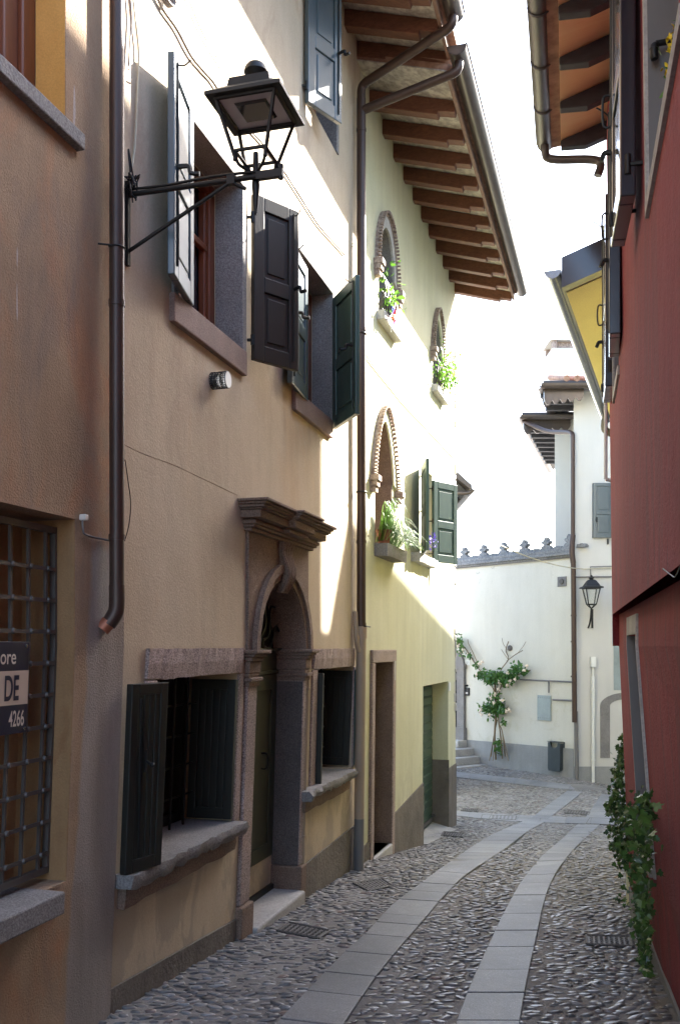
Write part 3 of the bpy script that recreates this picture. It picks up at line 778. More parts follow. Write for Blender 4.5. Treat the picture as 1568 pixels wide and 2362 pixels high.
# rough render base that follows the lane
def base_band(W, s0, s1, top, mat, house, n=.014, skip=()):
    mb = MB(); S = [s0 + (s1 - s0) * i / 24 for i in range(25)]; last = None
    for lo, hi in skip: S += [lo, hi]
    S = sorted(x for x in set(S) if s0 <= x <= s1)
    for a, b in zip(S, S[1:]):
        c = (a + b) / 2
        if any(lo < c < hi for lo, hi in skip):
            if mb.v: mb.build('base_band', mat, house); mb = MB()
            continue
        mb.prism([W.w(a, n, -1.4), W.w(b, n, -1.4), W.w(b, n, top(b)), W.w(a, n, top(a))], [W.w(a, -.005, -1.4), W.w(b, -.005, -1.4), W.w(b, -.005, top(b)), W.w(a, -.005, top(a))])
    return mb.build('base_band', mat, house)
zA = W2.px(232, 2292); zB = W2.px(545, 2118); zC = W2.px(712, 1985); zD = W2.px(826, 1895)
def top2(s): 
    if s < zB[0]: return lerp(zA[1], zB[1], (s - zA[0]) / (zB[0] - zA[0]))
    return lerp(zC[1], zD[1], (s - zC[0]) / (zD[0] - zC[0]))
base_band(W2, .012, s_end2, top2, M['plinth'], h2, .014, [(pL - .02, pR + .02)])

# doorway ---------------------------------------------------------------
def arch_pts(s0, s1, zs, pointed=0, n=15, rise=None):
    c = (s0 + s1) / 2; r = (s1 - s0) / 2; rise = rise or r; out = []
    for i in range(n):
        a = math.pi * i / (n - 1)
        if pointed:
            x = -math.cos(a); z = (1 - abs(x) ** (1.75)) ** (1 / 1.35)
            out.append((c + r * x, zs + rise * z))
        else: out.append((c - r * math.cos(a), zs + rise * math.sin(a)))
    return out
def spandrel(mb, W, arc, s0, s1, ztop, n0, n1, intr=None):
    """block s0..s1 up to ztop with the arch cut out; n1 front, n0 back"""
    A = [(s0, arc[0][1])] + arc + [(s1, arc[-1][1])]
    for (sa, za), (sb, zb_) in zip(A, A[1:]):
        if abs(sa - sb) < 1e-6: continue
        mb.quad(W.w(sa, n1, za), W.w(sb, n1, zb_), W.w(sb, n1, ztop), W.w(sa, n1, ztop))
        (intr or mb).quad(W.w(sa, n1, za), W.w(sb, n1, zb_), W.w(sb, n0, zb_), W.w(sa, n0, za))
    mb.quad(W.w(s0, n1, ztop), W.w(s1, n1, ztop), W.w(s1, n0, ztop), W.w(s0, n0, ztop))
    for s in (s0, s1): mb.quad(W.w(s, n1, arc[0][1]), W.w(s, n0, arc[0][1]), W.w(s, n0, ztop), W.w(s, n1, ztop))
def arch_ring(mb, W, inner, outer, n0, n1):
    for (p, q, r, t) in zip(inner, inner[1:], outer, outer[1:]):
        mb.prism([W.w(p[0], n0, p[1]), W.w(q[0], n0, q[1]), W.w(t[0], n0, t[1]), W.w(r[0], n0, r[1])], [W.w(p[0], n1, p[1]), W.w(q[0], n1, q[1]), W.w(t[0], n1, t[1]), W.w(r[0], n1, r[1])])
arc = arch_pts(dL, dR, pc_z)
pm = MB(); spandrel(pm, W2, arc, pL + .002, pR - .002, pTop, -.21, .018)
portal = pm.build('stone_doorway', M['porphyry'], h2)
rm = MB(); r0 = [(s + 0, z) for s, z in arch_pts(dL - .052, dR + .052, pc_z)]; r1 = arch_pts(dL - .105, dR + .105, pc_z)
arch_ring(rm, W2, r0, r1, .016, .05)
arch_ring(rm, W2, arch_pts(dL - .004, dR + .004, pc_z), arch_pts(dL - .054, dR + .054, pc_z), .016, .03)
rm.build('arch_moulding', M['porphyry'], portal, 35)
zg = min(gW(W2, dL), gW(W2, dR)) - .2
zbB = W2.z_at(640, 2112, -.0); zbT = W2.z_at(697, 1988)
for (s0, s1, side) in ((pL, dL, 0), (dR, pR, 1)):
    MB().wbox(W2, s0 + (.012 if side == 0 else 0), s1 - (.012 if side else 0), -.2, .02, zbT + .002, pc_z - .13).build('pilaster', M['granite'], portal, None, .008)
    MB().wbox(W2, s0 - .012, s1 + .012, -.205, .045, zg, zbT).build('pilaster_base', M['porphyry'], portal, None, .012)
    cp = MB()
    for z0, z1, e in ((-.205, -.175, .012), (-.175, -.150, .03), (-.150, -.125, .010), (-.125, -.055, .014), (-.055, -.030, .03), (-.030, -.012, .05), (-.012, .012, .068)):
        cp.wbox(W2, s0 - e * .6, s1 + e * .6, -.2, .02 + e, pc_z + z0 + .0006, pc_z + z1 - .0006)
    cp.build('capital', M['porphyry'], portal, None, .006)
# cornice with a break over the keystone
kc = (dL + dR) / 2
cm = MB()
cz1_ = W2.z_at(550, 1150); cz0_ = pTop - .01
steps = [(0, .12, .03), (.12, .22, .05), (.22, .34, .065), (.34, .40, .055), (.40, .66, .105), (.66, .72, .12), (.72, .82, .135), (.82, .90, .15), (.90, 1.0, .168)]
H = cz1_ - cz0_
for f0, f1, e in steps:
    cm.wbox(W2, pL - e * .8, pR + e * .8, -.02, .018 + e, cz0_ + f0 * H + .0005, cz0_ + f1 * H - .0005)
    if f0 >= .2: cm.wbox(W2, kc - .17 - e * .3, kc + .17 + e * .3, .0, .018 + e + .045, cz0_ + f0 * H + .001, cz0_ + f1 * H - .001)
cm.build('cornice', M['porphyry'], portal, None, .006)
# scrolled keystone: S profile with flutes
km = MB(); apex = pc_z + (dR - dL) / 2
prof = []
for i in range(17):
    t = i / 16; z = lerp(apex - .075, pTop - .012, t); n = .048 + .032 * t + .026 * math.sin(t * 2 * math.pi - .6)
    prof.append((n, z))
for j in range(4):
    km.tube([W2.w(kc + lerp(.042, .075, i / 16) * (j - 1.5) / 1.5, prof[i][0] - .012, prof[i][1]) for i in range(17)], [lerp(.013, .022, i / 16) for i in range(17)], 8)
for i in range(16):
    (n0, z0), (n1, z1) = prof[i], prof[i + 1]; t = i / 16; w = lerp(.05, .09, t)
    km.prism([W2.w(kc - w, -.01, z0), W2.w(kc + w, -.01, z0), W2.w(kc + w, -.01, z1), W2.w(kc - w, -.01, z1)], [W2.w(kc - w, n0 - .012, z0), W2.w(kc + w, n0 - .012, z0), W2.w(kc + w, n1 - .012, z1), W2.w(kc - w, n1 - .012, z1)])
km.build('keystone', M['porphyry'], portal, 35)
MB().wbox(W2, dR - .004, dR - .0005, -.2, .012, zbT + .004, pc_z - .21).build('reveal', M['grime'], portal)
thz = E - 1.678
MB().wbox(W2, dL + .002, dR - .002, -.2, .075, -1.0, thz).build('threshold', M['pale_stone'], portal, None, .015)
# door leaf, kickboard and fanlight grille, set back in the reveal
dn = -.175
db = W2.z_at(605, 1985, dn)
dm = MB(); dm.wbox(W2, dL + .002, dR - .002, dn - .04, dn - .012, db, pc_z - .16)
dm.wbox(W2, dL + .002, dL + .10, dn - .012, dn, db, pc_z - .16); dm.wbox(W2, dR - .10, dR - .002, dn - .012, dn, db, pc_z - .16)
dm.wbox(W2, dL + .10, dR - .10, dn - .012, dn, db, db + .10); dm.wbox(W2, dL + .10, dR - .10, dn - .012, dn, pc_z - .26, pc_z - .16)
for i, e in enumerate((.02, .035)):
    dm.wbox(W2, dL + .12 + e, dR - .12 - e, dn - .012, dn - .008 + i * .003, db + .12 + e, pc_z - .28 - e)
dm.wbox(W2, dL + .002, dR - .002, dn - .03, dn + .012, pc_z - .155, pc_z - .13)
dm.wbox(W2, dL + .002, dR - .002, dn - .04, dn - .004, pc_z - .13, pc_z + .0)
door = dm.build('door', M['door_green'], h2, None, .004)
hs, hz = W2.px(603, 1755, dn); 
hp = [W2.w(hs, dn, hz + .05), W2.w(hs, dn + .035, hz + .048), W2.w(hs + .005, dn + .045, hz), W2.w(hs, dn + .035, hz - .048), W2.w(hs, dn, hz - .05)]
MB().tube(sweep(hp, 5), .0065, 8).build('handle', M['iron'], door, 50)
MB().wbox(W2, dL + .001, dR - .001, dn - .05, dn - .005, thz - .02, db - .003).build('kickboard', M['cream'], door)
MB().wbox(W2, dL + .003, dR - .003, dn - .01, dn + .02, thz - .01, thz + .035).build('door_sweep', M['iron'], door)
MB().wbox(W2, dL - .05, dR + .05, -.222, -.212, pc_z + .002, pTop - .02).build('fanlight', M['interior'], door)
fm = MB()
for k, a in enumerate(np.linspace(.25, 2.9, 7)):
    rr = (dR - dL) / 2 * .93; pts = []
    for i in range(8):
        t = i / 7; aa = a + .22 * math.sin(t * 6.0); r_ = .10 + (rr - .10) * t
        pts.append(W2.w(kc - r_ * math.cos(aa), -.15, pc_z + .01 + r_ * math.sin(aa)))
    fm.tube(pts, .009, 6)
for rad in (.10, .075):
    fm.tube([W2.w(kc - rad * math.cos(a), -.15, pc_z + .01 + rad * math.sin(a)) for a in np.linspace(0, math.pi, 12)], .007, 6)
fm.tube([W2.w(dL, -.15, pc_z + .012), W2.w(dR, -.15, pc_z + .012)], .009, 6)
fm.build('fan_grille', M['iron'], door, 50)

# ground floor windows ----------------------------------------------------
def rough_box(mb, W, s0, s1, n0, n1, z0, z1, amp, seed, k=18):
    """stone slab with an uneven front arris"""
    r = random.Random(seed); S = [lerp(s0, s1, i / k) for i in range(k + 1)]; o = len(mb.v)
    for s in S:
        a, b, c = (r.uniform(-1, 1) * amp for _ in range(3))
        mb.v += [tuple(W.w(s, n0, z0 + c * .3)), tuple(W.w(s, n1 - amp + a * .6, z0 + b)), tuple(W.w(s, n1 + a, lerp(z0, z1, .5) + b * .6)), tuple(W.w(s, n1 - amp * .8 + c, z1 + b * .35)), tuple(W.w(s, n0, z1))]
    for i in range(k):
        p = o + 5 * i
        for j in range(5): mb.f.append((p + j, p + (j + 1) % 5, p + 5 + (j + 1) % 5, p + 5 + j))
    mb.f += [tuple(range(o, o + 5))[::-1], tuple(range(o + 5 * k, o + 5 * k + 5))]
    return mb
def gw_window(s0, s1, z0, z1, lx0, lx1, lz1, jr, sx0, sx1, seed):
    fm = MB()
    for s in (s0 + .01, s1 - .07): fm.wbox(W2, s, s + .055, -.345, -.29, z0 + .004, z1 - .004)
    fm.wbox(W2, s0 + .065, s1 - .07, -.345, -.29, z0 + .004, z0 + .06)
    win = fm.build('window', M['dark_green'], h2)
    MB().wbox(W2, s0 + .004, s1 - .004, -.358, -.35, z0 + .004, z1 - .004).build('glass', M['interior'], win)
    bars = MB()
    for i in range(1, 6): bars.tube([W2.w(lerp(s0, s1, i / 6), -.22, z0), W2.w(lerp(s0, s1, i / 6), -.22, z1)], .007, 8)
    for i in range(1, 5): bars.tube([W2.w(s0, -.228, lerp(z0, z1, i / 5)), W2.w(s1, -.228, lerp(z0, z1, i / 5))], .006, 8)
    bars.build('grille', M['iron'], win)
    L0, L1 = W2.px(lx0, 1525)[0], W2.px(lx1, 1525)[0]
    rough_box(MB(), W2, L0, L1, -.1, .022, z1 + .002, lz1, .006, seed, 26).build('lintel', M['granite'], win)
    for lo, hi in ((s1 + .002, W2.px(jr, 1700)[0]), (L0 - .004, s0 - .002)): MB().wbox(W2, lo, hi, -.35, .014, z0, z1 - .002).build('jamb', M['granite'], win, None, .008)
    S0, S1 = W2.px(sx0, 2010 if seed == 1 else 1800, .08)[0], W2.px(sx1, 1890 if seed == 1 else 1775, .08)[0]
    rough_box(MB(), W2, S0, S1, -.30, .095, z0 - .06, z0 + .004, .012, seed + 20, 30).build('sill', M['grey_stone'], win, 60)
    rough_box(MB(), W2, S0 + .03, S1 - .04, -.05, .045, z0 - .15, z0 - .062, .006, seed + 30, 13).build('sill_support', M['porphyry'], win, 60)
    return win
winL = gw_window(wl0, wl1, wlz0, wlz1, 336, 554, W2.z_at(553, 1495), 554, 305, 566, 1)
winR = gw_window(wr0, wr1, wrz0, wrz1, 719, 813, W2.z_at(810, 1496), 817, 716, 820, 2)
def leaf_w(W, s, n, c, sgn, width, z0, z1, **k):
    p = W.w(s, n, E); l = math.hypot(c, 1)
    W_for = W if k.pop('lean', True) else None
    return leaf((p.x, p.y), (c / l * sgn, sgn / l), width, z0, z1, W=W_for, **k)
# left leaf swung out near the wall, boards showing
l0 = W2.px(290, 2010, .03)[0]; lz = W2.z_at(292, 2012, .03)
lf = leaf_w(W2, W2.px(298, 1600, .03)[0], .03, .57, 1, .235, lz, W2.z_at(298, 1578, .03), panel='boards', rails=[], stile=.045)
lfo = lf.build('shutter', M['dark_green'], winL, None, .004)
hm = MB(); sx, sz = W2.px(330, 1755, .06); p_ = W2.w(sx, .075, sz); hm.tube([p_ + Vector((0, 0, .05)), p_ - Vector((0, 0, .05))], .008, 8); hm.tube([p_, p_ + Vector((.03, -.03, -.012))], .007, 8); hm.ball(p_ + Vector((.034, -.034, -.014)), .012)
hm.tube([W2.w(W2.px(322, 1600, .06)[0], .072, W2.z_at(322, 1612, .06)), W2.w(W2.px(318, 1900, .06)[0], .072, W2.z_at(314, 1975, .06))], .005, 6)
hm.build('latch', M['iron'], winL)
def reveal_leaf(s, z0, z1, depth, win):
    p = W2.w(s - .022, .012, E); q = (-W2.n.x, -W2.n.y)
    return leaf((p.x, p.y), q, depth, z0 + .018, z1 - .035, panel='boards', rails=[], stile=.05, W=W2).build('shutter', M['dark_green'], win, None, .004)
reveal_leaf(wl1, wlz0, wlz1, .27, winL); reveal_leaf(wr1, wrz0, wrz1, .30, winR)
# right window: outer leaf laid back on the wall with its pale slats, and the edge of the left leaf
pz0, pz1 = wrz0 + .015, wrz1 - .03
leaf_w(W2, wr1 + .012, .03, .36, 1, .12, pz0, pz1, panel='boards', rails=[], stile=.03).build('shutter', M['green'], winR, None, .003)
leaf_w(W2, wr0 + .012, .0, .60, 1, .30, pz0 - .02, pz1, panel='boards', rails=[], stile=.045).build('shutter', M['dark_green'], winR, None, .004) if False else None
MB().wbox(W2, wr0 + .004, wr0 + .035, -.02, .05, pz0 - .03, pz1).build('shutter', M['dark_green'], winR, None, .004)

# upper windows -----------------------------------------------------------
def up_window(s0, s1, z0, z1, sillx0, sillx1, depth=.16):
    fm = MB(); d0 = -depth - .05
    fm.wbox(W2, s0 + .002, s0 + .06, d0, -depth, z0 + .002, z1 - .002); fm.wbox(W2, s1 - .075, s1 - .002, d0, -depth, z0 + .002, z1 - .002)
    fm.wbox(W2, s0 + .06, s1 - .075, d0, -depth, z1 - .06, z1 - .002); fm.wbox(W2, s0 + .06, s1 - .075, d0, -depth, z0 + .002, z0 + .06)
    mid = (s0 + s1) / 2; fm.wbox(W2, mid - .04, mid + .04, d0 + .004, -depth - .008, z0 + .06, z1 - .06)
    h = lerp(z0, z1, .6); fm.wbox(W2, s0 + .06, mid - .04, d0 + .006, -depth - .012, h - .018, h + .018); fm.wbox(W2, mid + .04, s1 - .075, d0 + .006, -depth - .012, h - .018, h + .018)
    for a, b in ((s0 + .06, mid - .04), (mid + .04, s1 - .075)):
        for e in (a, b - .03): fm.wbox(W2, e, e + .03, d0 - .006, -depth - .018, z0 + .06, z1 - .06)
    win = fm.build('window', M['frame_wood'], h2, None, .005)
    MB().wbox(W2, s0 + .01, s1 - .01, d0 - .02, d0 - .012, z0 + .01, z1 - .01).build('glass', M['glass'], win)
    MB().wbox(W2, s0 + .06, mid - .04, d0 - .03, d0 - .024, z0 + .01, z1 - .01).wbox(W2, mid + .1, s1 - .08, d0 - .03, d0 - .024, z0 + .01, z1 - .01).build('curtain', M['curtain'], win)
    jb = MB()
    for lo, hi in ((s0 - .055, s0 + .0025), (s1 - .0025, s1 + .06)): jb.wbox(W2, lo, hi, -depth + .002, .012, z0 + .001, z1 - .001)
    jb.wbox(W2, s0 - .055, s1 + .06, -depth + .002, .0125, z1 - .001, z1 + .07)
    jb.build('surround', M['grey_stone'], win, None, .005)
    if sillx0 is not None:
        S0, S1 = sillx0, sillx1
        MB().wbox(W2, S0, S1, -depth + .003, .03, z0 - .135, z0 + .0015).build('sill', M['sill_pink'], win, None, .006)
    return win
sA0, sA1 = W2.px(404, 745, .03)[0], W2.px(571, 830, .03)[0]
sB0, sB1 = W2.px(683, 960, .03)[0], W2.px(769, 1000, .03)[0]
wA = up_window(a0, a1, az0, az1, sA0, sA1); wB = up_window(b0, b1, bz0, bz1, sB0, sB1); wC = up_window(c0, c1, cz0, cz1, None, None)
def at_hinge(px_, n): return W2.px(px_, HY, n)[0]
def put_leaf(win, x_h, y_bot, y_top, n, c, sgn, width, mat, flip=1, hooks=True, edge=None):
    s = W2.px(x_h, y_bot, n)[0]; z0 = W2.z_at(x_h, y_bot, n); z1 = W2.z_at(x_h, y_top, n) if y_top is not None else E + 4.7
    o = leaf_w(W2, s, n, c, sgn, width, z0, z1, flip=flip, lean=False).build('shutter', mat, win, None, .005)
    p = W2.w(s, n, z0); d = Vector((c, 1, 0)).normalized() * sgn
    hw = MB()
    for f in (.12, .86):
        q = W2.w(s, n, lerp(z0, z1, f)); hw.tube([q - Vector((0, 0, .03)), q + Vector((0, 0, .03))], .012, 8); b_ = W2.w(s - .01 * sgn, -.02, lerp(z0, z1, f)); hw.tube([q, b_], .009, 6)
    nn = Vector((d.y, -d.x, 0)) * flip; e = W2.w(s, n, z0) + d * (width - .04) + nn * .022
    if e.x * 0 == 0:
        hw.tube([e + Vector((0, 0, .05)), e + Vector((0, 0, z1 - z0 - .03))], .005, 6)
        m_ = e + Vector((0, 0, (z1 - z0) * .5)); hw.tube(sweep([m_, m_ + nn * .05, m_ + nn * .06 + Vector((0, 0, -.03)), m_ + nn * .10 + Vector((0, 0, -.035))], 4), [.011] * 12 + [.012], 6)
        tp = e + Vector((0, 0, z1 - z0 - .04)); hw.tube(sweep([tp, tp + nn * .03 + Vector((0, 0, -.004)), tp + nn * .06 + Vector((0, 0, .02))], 4), .004, 5)
    hw.build('hardware', M['iron'], win, 50)
    return o
put_leaf(wA, 440, 706, 236, .02, .062, -1, .40, M['teal'], flip=-1)
put_leaf(wA, 583, 830, 447, .03, 1.05, 1, .34, M['brown_leaf'])
put_leaf(wB, 705, 925, 620, .02, .19, -1, .46, M['teal'], flip=-1)
put_leaf(wB, 771, 990, 690, .02, -.36, -1, .50, M['green'])
put_leaf(wC, 707, 236, None, .03, .83, 1, .36, M['teal'])

# details on the wall
vp = thing('vent_pipe', 'perforated steel flue terminal sticking out of the cream wall under the upper window', 'vent', tuple(W2.w(W2.px(490, 878)[0], .05, W2.z_at(490, 878))))
s, z = W2.px(490, 879); nn = Vector((W2.n.x, W2.n.y, 0)); o_ = W2.w(s, 0, z); sc = 4.7 / F
MB().tube([o_, o_ + nn * .036], .032, 20).tube([o_ + nn * .062, o_ + nn * .068], .040, 20).build('pipe', M['zinc'], vp, 40)
cg = MB(); t3 = Vector((W2.t.x, W2.t.y, 0)); 
for i in range(22):
    a = 2 * math.pi * i / 22; d = t3 * math.cos(a) + Vector((0, 0, 1)) * math.sin(a); cg.tube([o_ + d * .043, o_ + nn * .088 + d * .043], .002, 4)
for n_ in (0, .015, .03, .045, .06, .075, .088):
    cg.tube([o_ + nn * n_ + (t3 * math.cos(a) + Vector((0, 0, 1)) * math.sin(a)) * .043 for a in np.linspace(0, 2 * math.pi, 23)], .0022, 4)
cg.build('cage', M['iron'], vp)
MB().tube([o_ + nn * .086, o_ + nn * .092], .041, 22).build('end_cap', M['white_pipe'], vp, 40)
def cable(label, W, pts, n=.012, r=.006, mat='cable', cat='cable', name='wall_cable', group=None, sag=6):
    P = []
    for x, y in pts:
        s, z = W.px(x, y, n); P.append(W.w(s, n, z))
    o = MB().tube(sweep(P, sag), r, 6).build(name, M[mat], None, 60); return tag(o, label, cat, group)
cable('thick grey cable running down the sunlit wall behind the lantern', W2, [(352, -40), (372, 15), (408, 68), (440, 128), (470, 165), (492, 190), (518, 232), (560, 280), (612, 338), (650, 388), (700, 466), (735, 520), (772, 562), (795, 588)], r=.0065)
cable('thin pale cable above the thick one on the sunlit wall', W2, [(425, -30), (460, 60), (492, 120), (530, 178), (580, 255), (640, 340), (700, 425), (750, 500), (797, 580)], r=.003, mat='cable_pale')
cable('pale cable dropping along the brown downpipe to the lantern bracket', W2, [(305, -30), (314, 60), (320, 130), (316, 250), (312, 330), (305, 385), (299, 410)], r=.005, mat='cable_pale')
cable('grey cable nearest the brown downpipe above the lantern bracket', W2, [(298, -20), (303, 40), (300, 110), (297, 160)], r=.005)
cable('thin black wire looping beside the brown downpipe below the bracket', W2, [(289, 1060), (296, 1110), (302, 1160), (298, 1210), (288, 1248)], r=.002, mat='iron')
cl = MB(); s, z = W2.px(372, -6)
for k in range(4): cl.tube([W2.w(s + (.055 + .006 * k) * math.cos(a), .02 + .006 * k, z + .035 * math.sin(a) + .004 * k) for a in np.linspace(0, 2 * math.pi, 24)], .0045, 6)
tag(cl.build('cable_coil', M['cable'], None, 60), 'coil of spare cable hung on the sunlit wall at the top', 'cable')
# hairline joint in the render above the doorway
cable('raised hairline seam in the plaster from the downpipe to the doorway cornice', W2, [(287, 1025), (330, 1046), (400, 1072), (470, 1105), (548, 1142)], n=.0, r=.0018, mat='cream', cat='seam', name='plaster_seam')

# small pipe beside the doorway, ends in a cable duct
sp_ = W2.px(708, 1600, .02)[0]
dm = MB(); dm.tube([W2.w(sp_, .02, -.6), W2.w(sp_, .02, E), W2.w(sp_, .02, W2.z_at(709, 1540, .02))], .014, 10)
for y in (1590, 1925): z = W2.z_at(706, y, .02); dm.tube([W2.w(sp_, .02, z - .008), W2.w(sp_, .02, z + .008)], .018, 10)
dm.build('conduit', M['cream_pipe'], h2, 50)
# eave of this house
r2 = [s_end2 - .06 - .40 * i for i in range(0, 11)]
gutA = eave(h2, W2, 0.0, s_end2, E + 4.98, .30, r2, .76, .10, .15, M['rafter'], M['tile_under'], M['gutter'], back=4.2, end_over=-.04, gs1=s_end2 - .48)

# ------------------------------------------------------------------ 3 yellow house with the wooden eave and arched windows
h3 = thing('yellow_house', 'pale yellow house with deep wooden eave, brick arched windows and green roller door', 'house', tuple(W3.w(2, -2, -.8)))
s_end3 = W3.px(1050, 1490)[0]
gd0, gd1 = W3.px(975, 1700)[0], W3.px(1033, 1700)[0]; gdz1 = W3.z_at(1000, 1578)
fd0, fd1 = W3.px(859, 1620)[0], W3.px(901, 1620)[0]; fdz1 = W3.z_at(880, 1528); fdz0 = W3.z_at(898, 1945)
ar = {}
def arch_open(key, x0, x1, ysill, yspring, yapex, xa):
    s0, s1 = W3.px(x0, yspring)[0], W3.px(x1, yspring)[0]
    ar[key] = (s0, s1, W3.z_at(x0, ysill), W3.z_at(x0, yspring), W3.z_at(xa, yapex))
arch_open('top', 873, 905, 722, 600, 524, 886)
arch_open('far', 998, 1017, 890, 800, 738, 1007)
arch_open('low', 864, 905, 1252, 1090, 972, 885)
sw0, sw1 = W3.px(973, 1180)[0], W3.px(996, 1180)[0]; swz0, swz1 = W3.z_at(975, 1287), W3.z_at(975, 1078)
holes = [(gd0, gd1, -1.4, gdz1, .26), (fd0, fd1, fdz0, fdz1, .34), (sw0, sw1, swz0, swz1, .2)]
for k, (s0, s1, z0, zs, za) in ar.items(): holes.append((s0, s1, z0, za, .30))
INTR = {}
mb = facade(W3, .0, s_end3, -1.8, E + 5.05, holes)
for k, (s0, s1, z0, zs, za) in ar.items():
    A = arch_pts(s0, s1, zs, 1 if k != 'top' else 0, 17, za - zs); INTR[k] = MB(); spandrel(mb, W3, A, s0 + 0, s1 - 0, za, -.30, .0, INTR[k])
mb.build('wall', M['yellow'], h3)
qE = W3.px(905, 1880), W3.px(972, 1808), W3.px(1055, 1764)
def top3(s):
    if s < gd0: return lerp(qE[0][1], qE[1][1], (s - qE[0][0]) / (qE[1][0] - qE[0][0]))
    return W3.z_at(1040, 1768)
base_band(W3, .05, s_end3, top3, M['plinth'], h3, .014, [(fd0 - .08, fd1 + .09), (gd0, gd1)])
rb = MB(); rb.wbox(W3, gd1 - .012, gd1 + .0005, -.258, .013, -1.4, W3.z_at(1010, 1768)); 
rb.build('base_band', M['plinth'], h3)
# arched windows: dentilled brick hoods
for k, (s0, s1, z0, zs, za) in ar.items():
    w = s1 - s0; pointed = 1 if k != 'top' else 0
    ig = MB(); o1 = .085 if k == 'top' else .07
    A0 = arch_pts(s0 - .002, s1 + .002, zs, pointed, 25, za - zs + .002); A1 = arch_pts(s0 - .10, s1 + .10, zs - .04, pointed, 25, za - zs + .15)
    arch_ring(ig, W3, A0, A1, -.004, .02)
    win = ig.build('window', M['pale_stone'] if k == 'top' else M['yellow'], h3, 40)
    INTR[k].build('arch_soffit', M['grey_stone'] if k != 'low' else M['porphyry'], win)
    B0 = arch_pts(s0 - .10, s1 + .10, zs - .05, pointed, 101, za - zs + .16); B1 = arch_pts(s0 - .142, s1 + .142, zs - .05, pointed, 101, za - zs + .20)
    hd = MB(); arch_ring(hd, W3, B0, B1, -.004, .028)
    B2 = arch_pts(s0 - .115, s1 + .115, zs - .05, pointed, 101, za - zs + .175)
    for i in range(0, 100, 2):
        p, q, r, t = B2[i], B2[i + 1], B1[i], B1[i + 1]
        hd.prism([W3.w(p[0], .02, p[1]), W3.w(q[0], .02, q[1]), W3.w(t[0], .02, t[1]), W3.w(r[0], .02, r[1])], [W3.w(p[0], .058, p[1]), W3.w(q[0], .058, q[1]), W3.w(t[0], .058, t[1]), W3.w(r[0], .058, r[1])])
    for e in (s0 - .135, s1 + .135):
        for j in range(3): hd.wbox(W3, e - .055 + .008 * j, e + .055 - .008 * j, -.01, .085 - .015 * j, zs - .10 - .05 * j, zs - .052 - .05 * j)
    hd.build('brick_hood', M['brick'], win)
    MB().wbox(W3, s0 - .002, s1 + .002, -.315, -.302, z0, za + .01).build('pane' if k != 'low' else 'infill', M['glass'] if k != 'low' else M['pale_stone'], win)
    for lo, hi in ((s1 - .028, s1 - .002), (s0 + .002, s0 + .028)): MB().wbox(W3, lo, hi, -.298, -.004, z0 + .002, zs + .0).build('jamb', M['grey_stone'] if k != 'low' else M['porphyry'], win)
    if k != 'low': MB().wbox(W3, s0 - .08, s1 + .08, -.25, .08, z0 - .085, z0 + .002).build('sill', M['pale_stone'], win, None, .012)
    if k != 'low':
        rl = MB()
        for h in (.04, .20, .36): rl.tube([W3.w(s0, .03, z0 + h), W3.w(s1, .03, z0 + h)], .008, 6)
        for i in range(6):
            s = lerp(s0, s1, (i + .5) / 6); rl.tube(sweep([W3.w(s, .03, z0 + .36), W3.w(s + .03, .05, z0 + .25), W3.w(s - .03, .05, z0 + .15), W3.w(s, .03, z0 + .04)], 4), .006, 5)
        rl.build('railing', M['iron'], win, 60)
# green shuttered window
fm = MB()
for s in (sw0 + .002, sw1 - .05): fm.wbox(W3, s, s + .048, -.16, -.11, swz0 + .002, swz1 - .002)
wS = fm.build('window', M['frame_wood'], h3)
MB().wbox(W3, sw0, sw1, -.185, -.175, swz0, swz1).build('glass', M['glass'], wS)
rough_box(MB(), W3, W3.px(960, 1305, .06)[0], W3.px(1003, 1300, .06)[0], -.15, .10, swz0 - .09, swz0 + .002, .008, 77, 14).build('sill', M['pale_stone'], wS, 60)
def put3(x_h, yb, yt, n, c, sgn, width, flip=1):
    s = W3.px(x_h, yb, n)[0]; z0 = W3.z_at(x_h, yb, n); z1 = W3.z_at(x_h, yt, n)
    leaf_w(W3, s, n, c, sgn, width, z0, z1, flip=flip, lean=False).build('shutter', M['green'], wS, None, .005)
    hw = MB()
    for f in (.1, .5, .9): q = W3.w(s, n, lerp(z0, z1, f)); hw.tube([q - Vector((0, 0, .03)), q + Vector((0, 0, .03))], .011, 8); hw.tube([q, W3.w(s, -.03, lerp(z0, z1, f))], .008, 6)
    hw.build('hinge', M['iron'], wS)
put3(974, 1280, 1078, .03, -.02, -1, .50, -1)
put3(998, 1296, 1108, .04, .92, 1, .47)
# plain stone door at the corner with the pipe
dj = MB(); J0, J1 = W3.px(852, 1620)[0], W3.px(907, 1620)[0]; zt = W3.z_at(880, 1499)
dj.wbox(W3, J0, fd0 - .001, -.1, .028, -1.0, fdz1 - .001); dj.wbox(W3, fd1 + .001, J1, -.1, .028, -1.2, fdz1 - .001); dj.wbox(W3, J0, J1, -.1, .03, fdz1 + .001, zt)
fr = dj.build('door_surround', M['granite'], h3, None, .008)
MB().wbox(W3, fd0 - .004, fd1 + .0, -.34, .034, -1.4, fdz0).build('threshold', M['pale_stone'], fr, None, .012)
MB().wbox(W3, fd1 - .012, fd1 - .0015, -.338, .02, fdz0 + .001, fdz1 - .002).build('reveal', M['porphyry'], fr)
dd = MB().wbox(W3, fd0 + .002, fd1 - .014, -.335, -.29, fdz0 + .002, fdz1 - .002)
for i in range(5): s = lerp(fd0, fd1, (i + .5) / 5); dd.wbox(W3, s - .05, s + .05, -.29, -.283, fdz0 + .05, fdz1 - .05)
dd.build('door', M['interior'], h3)
